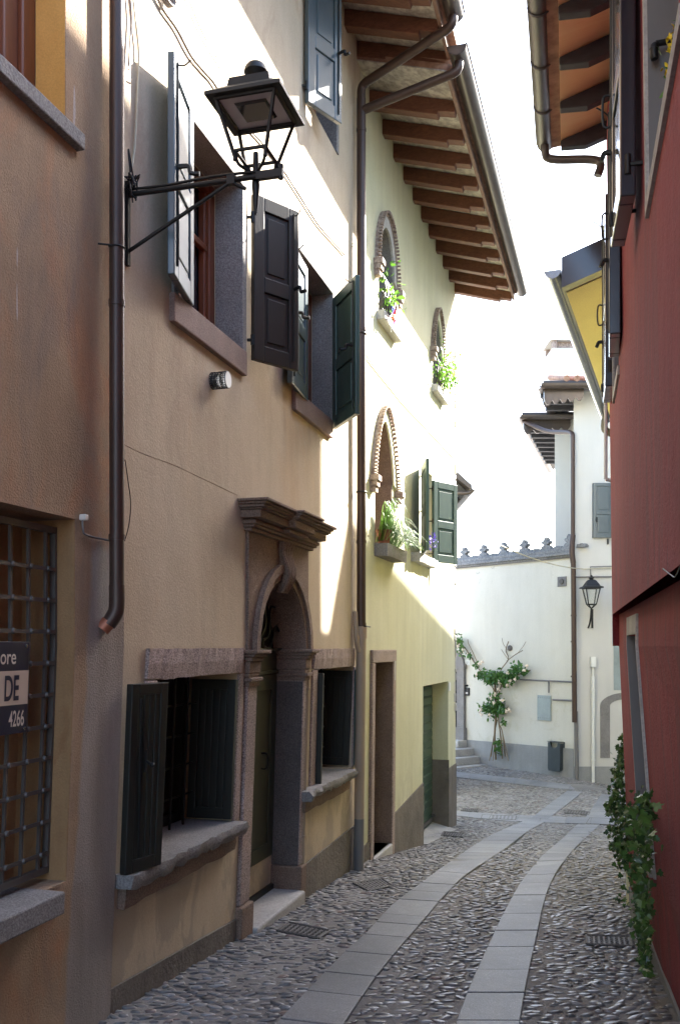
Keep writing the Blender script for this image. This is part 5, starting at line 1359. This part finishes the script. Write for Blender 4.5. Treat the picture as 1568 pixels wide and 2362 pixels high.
def crest():
    half = [(.27, 0), (.24, .03), (.17, .035), (.13, .06), (.11, .095), (.09, .12), (.05, .12), (.045, .14), (.07, .145), (.105, .165), (.115, .195), (.095, .225), (.06, .225), (.045, .215), (.05, .245), (.035, .275), (.012, .30)]
    return half + [(0, .31)] + [(-x, z) for x, z in half[::-1]]
fx = [1066, 1114, 1163, 1212, 1260, 1308]
fs = [GW.px(x, 1290)[0] for x in fx]; step = (fs[-1] - fs[0]) / 5
proto = None
for i in range(-3, 6):
    s = fs[0] + step * i
    if proto is None:
        mb = MB(); P = crest(); mb.wprism(GW, [(s + x * .95, gwz + .170 + z * .95) for x, z in P], -.14, -.02); mb.wprism(GW, [(s + step / 2 + x, gwz + .170 + z) for x, z in ((.12, 0), (.12, .04), (.08, .075), (.05, .06), (0, .085), (-.05, .06), (-.08, .075), (-.12, .04), (-.12, 0))], -.13, -.03)
        proto = mb.build('finial', M['coping'], gw, None, .008); s00 = s
    else:
        c = proto.copy(); COL.objects.link(c); d = GW.t * (s - s00); c.location = (d.x, d.y, 0)
dj = MB(); jx0, jx1 = GW.px(1057.5, 1600)[0], GW.px(1074, 1600)[0]
dj.wbox(GW, jx0, jx1, -.2, .07, dgz0 - .05, dgz1 + .0); 
ds = dj.build('door_surround', M['grey_stone'], gw, None, .01)
dj = MB(); c_ = (dg0 + dg1) / 2; wj = jx1 - jx0
arch_ring(dj, GW, arch_pts(2 * c_ - jx0, jx0, dgz1, 0, 17), arch_pts(2 * c_ - jx1, jx1, dgz1, 0, 17), -.2, .07); dj.wbox(GW, jx0 - .01, jx1 + .03, -.2, .10, dgz1 - .02, dgz1 + .08 - .0); dj.wbox(GW, jx0 - .01, jx1 + .03, -.2, .10, dgz0 - .06, dgz0 + .22)
dj.build('arch_moulding', M['grey_stone'], ds)
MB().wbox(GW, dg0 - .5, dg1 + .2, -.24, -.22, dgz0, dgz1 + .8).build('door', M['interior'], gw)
st = thing('stone_steps', 'three worn stone steps up to the arched door in the white wall', 'steps', tuple(GW.w(dg1, .4, -1)))
z1 = dgz0 - .05
for i in range(4):
    e = jx1 + .05 + .21 * i
    rough_box(MB(), GW, dg0 - .6, e, .0, .30 + .27 * i, z1 - .16 * (i + 1) + .004, z1 - .16 * i, .012, 60 + i, 10).build('step', M['pale_stone'], st, None, .012)
# things on the garden wall
def plate_on(W, name, label, cat, x0, x1, y0, y1, th, mat, bev=.004, n0=.001):
    s0, z1 = W.px(x0, y0); s1, z0 = W.px(x1, y1); t = thing(name, label, cat, tuple(W.w((s0 + s1) / 2, 0, (z0 + z1) / 2)))
    MB().wbox(W, s0, s1, n0, n0 + th, z0, z1).build('plate', mat, t, None, bev); return t, s0, s1, z0, z1
t, s0, s1, z0, z1 = plate_on(GW, 'meter_cabinet', 'grey riveted metal meter cabinet door on the white wall', 'cabinet', 1240.5, 1271, 1603, 1663, .03, M['steel_plate'])
rv = MB()
for i in range(6):
    for z in (z0 + .05, z1 - .05): a = GW.w(lerp(s0 + .04, s1 - .04, i / 5), .031, z); rv.tube([a, a + Vector((GW.n.x, GW.n.y, 0)) * .006], .008, 6)
rv.build('rivet', M['zinc'], t)
t, s0, s1, z0, z1 = plate_on(GW, 'wall_vent', 'square grey vent cover high on the white wall beside the downpipe', 'vent', 1286, 1306, 1331, 1352, .02, M['grey_pipe'])
c = GW.w((s0 + s1) / 2, .022, (z0 + z1) / 2); nG = Vector((GW.n.x, GW.n.y, 0)); MB().tube([c, c + nG * .02], [.06, .05], 16).build('outlet', M['grille'], t)
c = GW.w(*[GW.px(1176, 1495)[0], 0, GW.z_at(1176, 1495)]); tag(MB().tube([c, c + nG * .02, c + nG * .03], [.062, .062, .04], 18).build('round_vent', M['grille'], None, 40), 'round dark vent cap above the climbing rose', 'vent')
t, s0, s1, z0, z1 = plate_on(GW, 'intercom', 'black intercom panel beside the arched door', 'intercom', 1071.5, 1083, 1586, 1605, .03, M['iron'])
c = GW.w((s0 + s1) / 2, .02, z1 + .05); MB().ball(c, .055, 1, .4, .4).build('bell', M['iron'], t); MB().wbox(GW, s0 + .03, s1 - .03, .031, .034, z0 + .04, z0 + .08).build('button', M['zinc'], t)
t, s0, s1, z0, z1 = plate_on(GW, 'number_plate', 'white house number plate reading 17 beside the arched door', 'plate', 1070.5, 1083.5, 1523, 1534, .01, M['white_pipe'])
text('17', GW, (s0 + s1) / 2 + .045, .0125, z0 + .025, z1 - z0 - .05, M['grey_pipe'], 'lettering', t, .9, .01)
def pipe_run(name, label, W, pts, r, mat, n=.03, cat='pipe'):
    P = []
    for x, y in pts: s, z = W.px(x, y, n); P.append(W.w(s, n, z))
    return tag(MB().tube(P, r, 10).build(name, M[mat], None, 50), label, cat)
pipe_run('wall_pipe', 'long thin grey pipe running along the white wall from the rose to the downpipe', GW, [(1190, 1567), (1230, 1569), (1322, 1573)], .016, 'grey_pipe')
pipe_run('wall_pipe', 'short vertical pipe dropping to the riveted meter cabinet', GW, [(1264.5, 1570), (1264.5, 1598)], .016, 'grey_pipe', .028)
pipe_run('wall_pipe', 'short horizontal pipe beside the riveted meter cabinet', GW, [(1274, 1614), (1320, 1616)], .018, 'grey_pipe')

# climbing rose -----------------------------------------------------------
rs = thing('climbing_rose', 'climbing rose with pale blooms trained up the white wall', 'rose', tuple(GW.w(*[GW.px(1150, 1750)[0], .2, -.95])))
def gwp(x, y, n=.08): s, z = GW.px(x, y, n); return GW.w(s, n, z)
stem_l = [([(1143, 1752), (1140, 1700), (1143, 1640), (1141, 1590), (1140, 1548)], .022), ([(1158, 1750), (1154, 1700), (1148, 1650), (1150, 1600), (1162, 1570), (1185, 1560), (1222, 1546)], .014), ([(1132, 1745), (1138, 1700), (1146, 1660)], .012), ([(1164, 1745), (1158, 1690), (1150, 1670)], .011),
          ([(1141, 1600), (1128, 1570), (1105, 1545), (1085, 1515), (1072, 1495), (1055, 1480)], .013), ([(1105, 1540), (1090, 1505), (1080, 1485), (1078, 1475)], .008), ([(1146, 1562), (1158, 1540), (1172, 1520), (1166, 1500), (1172, 1480)], .010), ([(1168, 1525), (1185, 1512), (1205, 1500)], .008), ([(1172, 1522), (1160, 1505), (1156, 1498)], .006), ([(1192, 1508), (1205, 1492), (1212, 1480)], .005), ([(1170, 1500), (1160, 1485), (1157, 1472)], .005),
          ([(1142, 1600), (1160, 1580), (1176, 1550), (1200, 1530)], .009), ([(1141, 1660), (1120, 1640), (1108, 1632)], .008), ([(1143, 1650), (1160, 1640), (1172, 1630)], .008)]
sm = MB()
for pts, r in stem_l: sm.tube(sweep([gwp(x, y, .07 + .05 * math.sin(i * 1.7)) for i, (x, y) in enumerate(pts)], 5), r, 7)
for x0, x1 in ((1128, 1140), (1172, 1158), (1136, 1142)): sm.tube([gwp(x0, 1755, .22), gwp(x1, 1690, .08)], .008, 6)
sm.build('stem', M['stem'], rs, 60)
C = []
for x, y, rx, ry, n_ in ((1112, 1556, 14, 12, 95), (1130, 1566, 14, 14, 130), (1148, 1560, 16, 14, 150), (1166, 1566, 18, 14, 170), (1180, 1556, 12, 12, 90), (1192, 1540, 14, 10, 80), (1207, 1547, 10, 7, 40), (1140, 1605, 12, 10, 60), (1136, 1635, 16, 16, 160), (1120, 1632, 12, 9, 70), (1150, 1625, 10, 12, 70), (1160, 1638, 9, 7, 45), (1148, 1720, 6, 22, 50), (1058, 1480, 9, 16, 70), (1062, 1498, 7, 8, 40), (1080, 1512, 6, 6, 24), (1098, 1534, 5, 6, 18), (1160, 1665, 4, 6, 14)):
    for _ in range(n_): C.append(gwp(x + rng.normal(0, .5) * rx, y + rng.normal(0, .5) * ry, rng.uniform(.05, .26)))
mb = MB(); leaves(mb, C, .085, OVAL, face=(-.3, -.7, .5), spread=.8); mb.build('foliage', M['leaf_rose'], rs)
for x, y in ((1104, 1532), (1110, 1526), (1100, 1556), (1152, 1574), (1148, 1590), (1176, 1572), (1168, 1580), (1186, 1566), (1172, 1554), (1214, 1536), (1210, 1548), (1104, 1642), (1110, 1650), (1108, 1636), (1126, 1650), (1138, 1622), (1158, 1615), (1166, 1640), (1176, 1636), (1058, 1490), (1066, 1500), (1060, 1506), (1140, 1600), (1132, 1608)):
    c = gwp(x + rng.normal(0, 1), y + rng.normal(0, 1), .24); mb = MB(); mb.ball(c, .030, seg=7, rings=4); leaves(mb, [c + Vector(rng.normal(size=3)) * .014 for _ in range(9)], .05, curl=.5); mb.build('bloom', M['flower'], rs)
pos_st = [(1113, 1750), (1122, 1756), (1131, 1760), (1141, 1762), (1152, 1763), (1162, 1761), (1170, 1758)]
proto = None
for i, (x, y) in enumerate(pos_st):
    p = gpt(x, y)
    if proto is None:
        mb = MB(); mb.ball((0, 0, .03), .075, 1.15, .9, .8, 10, 6); proto = mb.build('edging_stone', M['pale_stone'], None, 60); o = proto
    else: o = proto.copy(); COL.objects.link(o)
    o.location = p; o.rotation_euler = (0, 0, rng.uniform(0, 6)); k = rng.uniform(.8, 1.2); o.scale = (k, k, k)
    tag(o, 'pale rounded stone in the ring at the foot of the climbing rose', 'stone', 'stones round the rose')
# litter bin -----------------------------------------------------------------
bp = gpt(1285, 1790); lbn = thing('litter_bin', 'dark grey metal litter bin on two posts against the white wall', 'bin', tuple(bp))
bt = Vector((GW.t.x, GW.t.y, 0)); bn_ = nG
def bl(u, v, z): return bp + bt * u + bn_ * v + UP * z
k = bp.y / F
hw_ = .165; zt_ = 80 * k; zl_ = 12 * k
body = MB(); n_ = 12
front = [(-hw_ + .02, zl_ + .0), (hw_ - .02, zl_), (hw_ - .005, zl_ + .05), (hw_ - .005, zt_ - .05)]
nt_ = [(.085 * math.cos(a), zt_ - .055 - .075 * math.sin(a)) for a in np.linspace(0, math.pi, 11)]
fp = front + [(hw_ - .005, zt_ - .02), (.10, zt_ - .02)] + nt_ + [(-.10, zt_ - .02), (-hw_ + .005, zt_ - .02), (-hw_ + .005, zl_ + .05)]
body.prism([bl(u, .11, z) for u, z in fp], [bl(u, .10, z) for u, z in fp])
body.prism([bl(u, -.10, z) for u, z in front + [(-hw_ + .005, zt_ - .05)]], [bl(u, -.11, z) for u, z in front + [(-hw_ + .005, zt_ - .05)]])
for sx_ in (-1, 1): body.prism([bl(sx_ * (hw_ - .005), v, z) for v, z in ((-.11, zl_ + .04), (.11, zl_ + .04), (.11, zt_ - .03), (-.11, zt_ - .03))], [bl(sx_ * (hw_ - .015), v, z) for v, z in ((-.11, zl_ + .04), (.11, zl_ + .04), (.11, zt_ - .03), (-.11, zt_ - .03))])
body.prism([bl(u, v, zl_ + .02) for u, v in ((-hw_ + .02, -.1), (hw_ - .02, -.1), (hw_ - .02, .1), (-hw_ + .02, .1))], [bl(u, v, zl_ + .03) for u, v in ((-hw_ + .02, -.1), (hw_ - .02, -.1), (hw_ - .02, .1), (-hw_ + .02, .1))])
body.build('body', M['bin'], lbn, None, .006)
for sx_ in (-1, 1): MB().tube([bl(sx_ * (hw_ + .008), 0, -.04), bl(sx_ * (hw_ + .008), 0, zt_)], .018, 10).build('post', M['bin'], lbn, 50)
MB().prism([bl(u, v, zt_ - .01) for u, v in ((-hw_, -.12), (hw_, -.12), (hw_, .12), (-hw_, .12))], [bl(u, v, zt_ + .004) for u, v in ((-hw_, -.12), (hw_, -.12), (hw_, .12), (-hw_, .12))]).build('lid', M['bin'], lbn, None, .004)

# ------------------------------------------------------------------ 7 white house beyond
h8 = thing('white_house', 'tall white house with stepped dark eaves, chimney and blue grey shutter', 'house', (6, 20, -1))
HFz, HBz = E + 5.0, E + 4.9
bw0 = HF.px(1381, 1600)[0]
def body_of(x0, x1, y0, y1, z1, k=.33):
    P = [(x0, y0), (x1, y0), (x1 + k * (y1 - y0), y1), (x0 + k * (y1 - y0), y1)]
    return MB().prism([Vector((a, b, -1.8)) for a, b in P], [Vector((a, b, z1)) for a, b in P])
body_of(4.58, 9.6, 18.3, 20.3, HFz).build('wall', M['white_cool'], h8)
body_of(4.6, 10.6, 20.0, 26.0, HBz).build('rear_wall', M['white_cool'], h8)
mb = MB(); mb.wbox(HF, 0.001, 5, -.01, .02, -1.8, HF.z_at(1340, 1768)); mb.build('base_band', M['plinth_far'], h8)
def roof_slab(W, zw, L, front, s1, back, name, th=.10):
    """hipped corner eave: slab round the left end and the front, with a gutter round its lip"""
    z = zw - .02; pit = .30
    A = W.w(-L, front, z); Bq = W.w(s1, front, z); Cq = W.w(s1, -back, z + pit * (back + front)); D = W.w(-L + .33 * (back + front), -back, z)
    R0 = W.w(L * 2.2 + .33 * back, -back, z + pit * (back + front))
    top = Vector((0, 0, th)); mb = MB()
    lo = [A, Bq, Cq, R0, D]
    mb.add([p for p in lo] + [p + top for p in lo], [(0, 1, 2, 3), (0, 3, 4), (5, 8, 7, 6), (5, 9, 8), (0, 5, 6, 1), (4, 9, 5, 0), (1, 6, 7, 2), (3, 8, 9, 4), (2, 7, 8, 3)])
    rf = mb.build(name, M['rafter_dark'], h8)
    g_ = MB(); g_.trough(A + Vector((0, -.06, .02)) - Vector((.06, 0, 0)), Bq + Vector((0, -.06, .02)), .085)
    g_.trough(D + Vector((-.06, 0, .02)), A + Vector((-.06, -.06, .02)), .085)
    g_.build('gutter', M['gutter'], h8, 40)
    return rf, A, Bq
rfF, A, Bq = roof_slab(HF, HFz, .70, .45, 5, 1.9, 'roof')
rfB, A2, Bq2 = roof_slab(HB, HBz, .72, .12, 6, 6, 'rear_roof')
tb = MB(); r = random.Random(9)
for i in range(20):
    s = -.25 + i * .2
    p = HF.w(s, .47, HFz + .12); q = HF.w(s + r.uniform(-.02, .02), -.9, HFz + .12 + .41); tb.tube([p, q], .06, 8)
for i in range(8): s = -.1 + i * .42; tb.tube([HF.w(s, -1.0, HFz + .50), HF.w(s + .4, -1.02, HFz + .53)], [.085, .07], 8)
tb.build('tile_row', M['tile'], rfF, 50)
for i in range(9):       # rafters under the left eaves
    y = 20.2 + i * .5; MB().box(3.95 + .33 * (y - 20), 4.66 + .33 * (y - 20), y, y + .10, HBz - .16, HBz - .03).build('rafter', M['rafter_dark'], h8)
for i in range(3): y = 18.2 + i * .5; MB().box(3.95 + .33 * (y - 18.3), 4.62 + .33 * (y - 18.3), y, y + .10, HFz - .14, HFz - .03).build('rafter', M['rafter_dark'], h8)
def scallop(W, s0, s1, z1, z0, n):
    P = [(s0, z1), (s0, z0 + .10)]; k = 5
    for i in range(k):
        a, b = lerp(s0, s1, i / k), lerp(s0, s1, (i + 1) / k)
        P += [(lerp(a, b, .1), z0 + .03 + .02 * i), (lerp(a, b, .35), z0 - .03 + .02 * i), (lerp(a, b, .65), z0 - .03 + .02 * i), (lerp(a, b, .9), z0 + .03 + .02 * i), (b, z0 + .06 + .02 * i)]
    P += [(s1, z1)]
    mb = MB(); mb.wprism(W, P[::-1], n, n - .05); return mb
scallop(HF, -.66, .10, HFz - .03, HFz - .33, .38).build('bargeboard', M['gutter'], h8)
scallop(HB, -.68, .32, HBz - .03, HBz - .34, .08).build('bargeboard', M['gutter'], h8)
ch = MB(); cy = 22.5; kx = cy / F; x0, x1 = (1273 - CX) * kx, (1330 - CX) * kx; cz = lambda y: E + (HY - y) * kx
ch.box(x0, x1 + .3, cy, cy + .8, cz(960), cz(803)); chm = ch.build('chimney', M['white_cool'], h8)
cb = MB(); cb.box(x0, x0 + .11, cy, cy + .11, cz(803) + .001, cz(785)); cb.box(x0, x0 + .11, cy + .69, cy + .8, cz(803) + .001, cz(785)); cb.box(x1 + .19, x1 + .3, cy, cy + .11, cz(803) + .001, cz(785)); cb.box(x0 + .16, x1 + .19, cy + .1, cy + .7, cz(803) + .001, cz(786)); cb.build('flue_brick', M['brick'], chm)
ca = [Vector((x0 - .07, cy - .06, cz(785))), Vector((x1 + .36, cy - .06, cz(785))), Vector((x1 + .36, cy + .86, cz(785))), Vector((x0 - .07, cy + .86, cz(785)))]
top = [lerp(p, sum(ca, Vector()) / 4, .85) + UP * .38 for p in ca]; cm_ = MB(); cm_.prism(ca, top); cm_.build('chimney_cap', M['white_cool'], chm)
# shutter, blocked arch and pipes on the white house
s0, s1 = HF.px(1366, 1180)[0], HF.px(1411, 1180)[0]; z1, z0 = HF.z_at(1366, 1115), HF.z_at(1366, 1241)
shw = MB(); shw.wbox(HF, s0 - .01, s1 + .4, -.01, .012, z0, z1); wh = shw.build('window', M['navy'], h8)
lf_ = leaf((4.58 + s0, 18.3 - .035), (1, 0), s1 - s0, z0, z1, th=.045, stile=.06, rails=[.46]); lf_.build('shutter', M['teal'], wh, None, .004)
p = HF.px(1373, 1200); MB().wbox(HF, p[0] - .012, p[0] + .012, .055, .08, p[1] - .05, p[1] + .05).build('latch', M['iron'], wh)
q = HF.px(1400, 1249); MB().wbox(HF, q[0] - .01, q[0] + .01, .0, .05, q[1] - .06, q[1] + .05).build('hold_back', M['iron'], h8)
ax0, ax1 = HF.px(1383, 1650)[0], HF.px(1409, 1650)[0]; zsp = HF.z_at(1383, 1628); zb_ = HF.z_at(1383, 1748)
ab = MB(); ab.wbox(HF, ax0, ax1 - .03, .0, .012, zb_, zsp)
cc_ = ax0 + .52; arch_ring(ab, HF, arch_pts(ax1 - .03, 2 * cc_ - ax1 + .03, zsp, 0, 17, .13), arch_pts(ax0, 2 * cc_ - ax0, zsp, 0, 17, .26), .0, .0125)
ab.build('blocked_arch', M['grey_stone'], h8)
wf = MB(); wf.wbox(HF, HF.px(1414, 1500)[0], HF.px(1440, 1500)[0], .0, .015, HF.z_at(1414, 1592), HF.z_at(1414, 1425)); wf.build('panel', M['steel_plate'], h8)
mb = MB(); xs_ = 1323.5
pts = [(1236, 975), (1250, 985), (1290, 1000), (1316, 1012), (1321, 1022), (1322, 1060), (1322.5, 1235)]
dpn = 19.2
P = [A2 + Vector((.05, .1, -.06))] + [HF.w(-.30, -1.0, HFz - .55), HF.w(-.06, -.1, HFz - .78), HF.w(-.03, .05, HFz - .90)]
mb.tube(sweep(P, 6), .045, 12); mb.tube([HF.w(-.03, .05, HFz - .88), HF.w(-.03, .05, HF.z_at(1323, 1300))], .042, 12)
mb.tube(sweep([HF.w(-.03, .05, HF.z_at(1323, 1235)), HF.w(-.06, .09, HF.z_at(1323, 1270)), HF.w(-.035, .11, HF.z_at(1323, 1300))], 5), .055, 12)
mb.tube([HF.w(-.035, .11, HF.z_at(1323, 1295)), HF.w(-.01, .11, HF.z_at(1325, 1665))], .05, 14)
for y in (1420, 1480, 1560): z = HF.z_at(1323, y); mb.tube([HF.w(-.03, .11, z - .015), HF.w(-.03, .11, z + .015)], .056, 12)
dpw = mb.build('downpipe', M['copper'], h8, 50)
MB().tube([HF.w(.02, .10, HF.z_at(1325, 1640)), HF.w(.04, .10, -1.3)], .04, 12).build('pipe_foot', M['grey_pipe'], dpw, 50)
mb = MB(); sP_ = HF.px(1367, 1600, .06)[0]; mb.tube([HF.w(sP_, .06, HF.z_at(1367, 1560, .06)), HF.w(sP_, .06, -1.4)], .033, 14); mb.tube([HF.w(sP_, .06, HF.z_at(1367, 1560, .06)), HF.w(sP_, .06, HF.z_at(1367, 1536, .06))], .016, 8); mb.wbox(HF, sP_ - .045, sP_ + .045, .02, .10, HF.z_at(1367, 1538), HF.z_at(1367, 1515))
for y in (1592, 1752): z = HF.z_at(1367, y); mb.tube([HF.w(sP_, .06, z - .02), HF.w(sP_, .06, z + .02)], .039, 12)
mb.build('conduit', M['white_pipe'], h8, 50)
pipe_run('wall_pipe', 'thin pipe along the white house above the distant lantern', HF, [(1327, 1331), (1420, 1330)], .014, 'grey_pipe')
pipe_run('wall_pipe', 'bent conduit feeding the distant lantern on the white house', HF, [(1361, 1344), (1361, 1307), (1420, 1306)], .010, 'grey_pipe', .03)
# lantern on the white house
l2 = thing('wall_lantern', 'black traditional glazed lantern on a bracket on the far white house', 'street lamp', tuple(HF.w(HF.px(1364, 1440)[0], 0, HF.z_at(1364, 1440))))
yl = 17.95; kl = yl / F; lc = Vector(((1363 - CX) * kl, yl, 0)); lz = lambda y: E + (HY - y) * kl
MB().tube(sweep([Vector((lc.x + .03, 18.29, lz(1447))), lc + UP * lz(1440) + Vector((.02, .22, 0)), lc + UP * lz(1425) + Vector((0, .05, 0)), lc + UP * lz(1402)], 6), [.018] * 18 + [.016], 8).build('bracket', M['iron'], l2, 50)
MB().wbox(HF, HF.px(1362.5, 1430)[0], HF.px(1366.5, 1430)[0], 0, .03, HF.z_at(1364, 1449), HF.z_at(1364, 1405)).build('wall_plate', M['iron'], l2)
fm = MB(); ht2, hb2 = .135, .075
for i, (a, b_) in enumerate(cs):
    a2, b2 = cs[(i + 1) % 4]; T = lambda a, b_, h, y: lc + Vector((a * h, b_ * h, lz(y)))
    fm.tube([T(a, b_, hb2, 1394), T(a, b_, ht2, 1357)], .011, 6); fm.tube([T(a, b_, hb2, 1394), T(a2, b2, hb2, 1394)], .012, 6); fm.tube([T(a, b_, ht2, 1357), T(a2, b2, ht2, 1357)], .014, 6); fm.tube([T(a, b_, hb2, 1394), lc + UP * lz(1404)], .010, 6)
fm.build('frame', M['iron'], l2, 50)
gl = MB()
for i, (a, b_) in enumerate(cs):
    a2, b2 = cs[(i + 1) % 4]; gl.quad(T(a, b_, hb2, 1394), T(a2, b2, hb2, 1394), T(a2, b2, ht2, 1357), T(a, b_, ht2, 1357))
mg, ntg, bg_ = newmat('lantern_glass'); bg_.inputs['Base Color'].default_value = (.9, .92, .92, 1); bg_.inputs['Roughness'].default_value = .15; bg_.inputs['Transmission Weight'].default_value = .9; bg_.inputs['IOR'].default_value = 1.02
gl.build('pane', mg, l2)
rf = MB(); prof = [(.205, 1357), (.20, 1354), (.15, 1352), (.125, 1347), (.085, 1340), (.055, 1337)]
for (h0, y0), (h1, y1) in zip(prof, prof[1:]):
    for i, (a, b_) in enumerate(cs): a2, b2 = cs[(i + 1) % 4]; rf.quad(T(a, b_, h0 * .92, y0), T(a2, b2, h0 * .92, y0), T(a2, b2, h1 * .92, y1), T(a, b_, h1 * .92, y1))
rf.quad(*[T(a, b_, .19, 1357) for a, b_ in cs]); rf.build('hood', M['iron'], l2)
MB().lathe(lc + UP * lz(1338), [(.05, 0), (.035, .02), (.06, .035), (.05, .055), (.02, .06), (.025, .08), (.005, .10)], 12).build('finial', M['iron'], l2, 50)
# wire across the end of the lane
P0 = W3.w(s_end3 - .05, .02, W3.z_at(1047, 1203)); Pe = HF.w(HF.px(1345, 1313)[0], .04, HF.z_at(1345, 1313))
pts = [lerp(P0, Pe, t) + Vector((0, 0, -.55 * t * (1 - t))) for t in np.linspace(0, 1, 24)] + [HF.w(HF.px(1410, 1312)[0], .04, HF.z_at(1410, 1310))]
tag(MB().tube(pts, .010, 6).build('overhead_wire', M['cable_pale'], None, 60), 'overhead wire slung from the yellow house corner to the white house', 'cable')
# roof edge of a house further left, beyond the yellow house
h9 = thing('far_house', 'house whose roof edge shows behind the corner of the yellow house', 'house', (-.5, 17, -1))
yk = 16.0; kk = yk / F; fx_ = lambda x: (x - CX) * kk; fz_ = lambda y: E + (HY - y) * kk
MB().box(-4.5, fx_(1040), yk, yk + 3, -1.5, fz_(1120)).build('wall', M['white'], h9)
sx0, sx1 = fx_(1000), fx_(1086); sz0, sz1 = fz_(1042), fz_(1121)
mb = MB(); mb.prism([Vector((sx0, yk - .1, sz0)), Vector((sx1, yk - .1, sz1)), Vector((sx1, yk - .1, sz1 - .09)), Vector((sx0, yk - .1, sz0 - .16))], [Vector((sx0, yk + 3.1, sz0)), Vector((sx1, yk + 3.1, sz1)), Vector((sx1, yk + 3.1, sz1 - .09)), Vector((sx0, yk + 3.1, sz0 - .16))])
mb.build('roof', M['gutter'], h9)
for i in range(6): MB().prism([Vector((fx_(1030), yk + .1 + i * .5, fz_(1085))), Vector((sx1 - .05, yk + .1 + i * .5, sz1 - .09)), Vector((sx1 - .15, yk + .1 + i * .5, sz1 - .19)), Vector((fx_(1030), yk + .1 + i * .5, fz_(1128)))], [Vector((fx_(1030), yk + .2 + i * .5, fz_(1085))), Vector((sx1 - .05, yk + .2 + i * .5, sz1 - .09)), Vector((sx1 - .15, yk + .2 + i * .5, sz1 - .19)), Vector((fx_(1030), yk + .2 + i * .5, fz_(1128)))]).build('rafter', M['rafter_dark'], h9)
a = Vector((sx1 + .04, yk - .12, sz1 - .03)); mb = MB().trough(a, a + Vector((0, 3.1, 0)), .055); mb.build('gutter', M['gutter'], h9, 40)
MB().tube(sweep([a + Vector((-.02, .06, -.05)), a + Vector((-.10, .06, -.10)), Vector((fx_(1050), yk - .04, fz_(1139))), Vector((fx_(1043), yk - .04, fz_(1145)))], 5), .03, 10).build('downpipe', M['gutter'], h9, 50)

# ------------------------------------------------------------------ covers and cobbles
cover('manhole_cover', 'diamond tread iron cover beside the carved doorway step', 'cover', [(639, 2150), (735, 2169), (761, 2151), (665, 2131)], M['cast'])
cover('manhole_cover', 'small iron cover by the foot of the tall downpipe', 'cover', [(850, 2058), (905, 2046), (880, 2030), (815, 2040)], M['cast'])
cover('drain_grate', 'rectangular iron drain grate beside the ivy', 'grate', c6([(1157, 1478), (1362, 1488), (1350, 1445), (1155, 1440)]), M['cast'])
cover('drain_cover', 'dark iron cover in front of the green roller door', 'cover', c6([(520, 998), (612, 1004), (628, 988), (530, 981)]), M['cast'])
cover('drain_cover', 'grey iron cover in the near end of the cross paving band', 'cover', c6([(695, 922), (845, 930), (850, 912), (700, 907)]), M['cast'])
cover('drain_cover', 'narrow iron cover left of the cross paving band by the wall corner', 'cover', c6([(607, 888), (680, 893), (686, 882), (612, 880)]), M['cast'])
cover('drain_cover', 'grey cover at the right end of the cross paving band near the ivy', 'cover', c6([(1155, 946), (1290, 952), (1280, 925), (1170, 921)]), M['cast'])
cover('drain_cover', 'iron cover on the cobbles between the two far slab lengths', 'cover', c6([(1060, 898), (1165, 908), (1172, 895), (1070, 884)]), M['cast'])
cover('drain_cover', 'square iron cover on the cobbles at the foot of the rose', 'cover', c6([(760, 696), (815, 702), (833, 692), (785, 684)]), M['cast'])
cobbles()
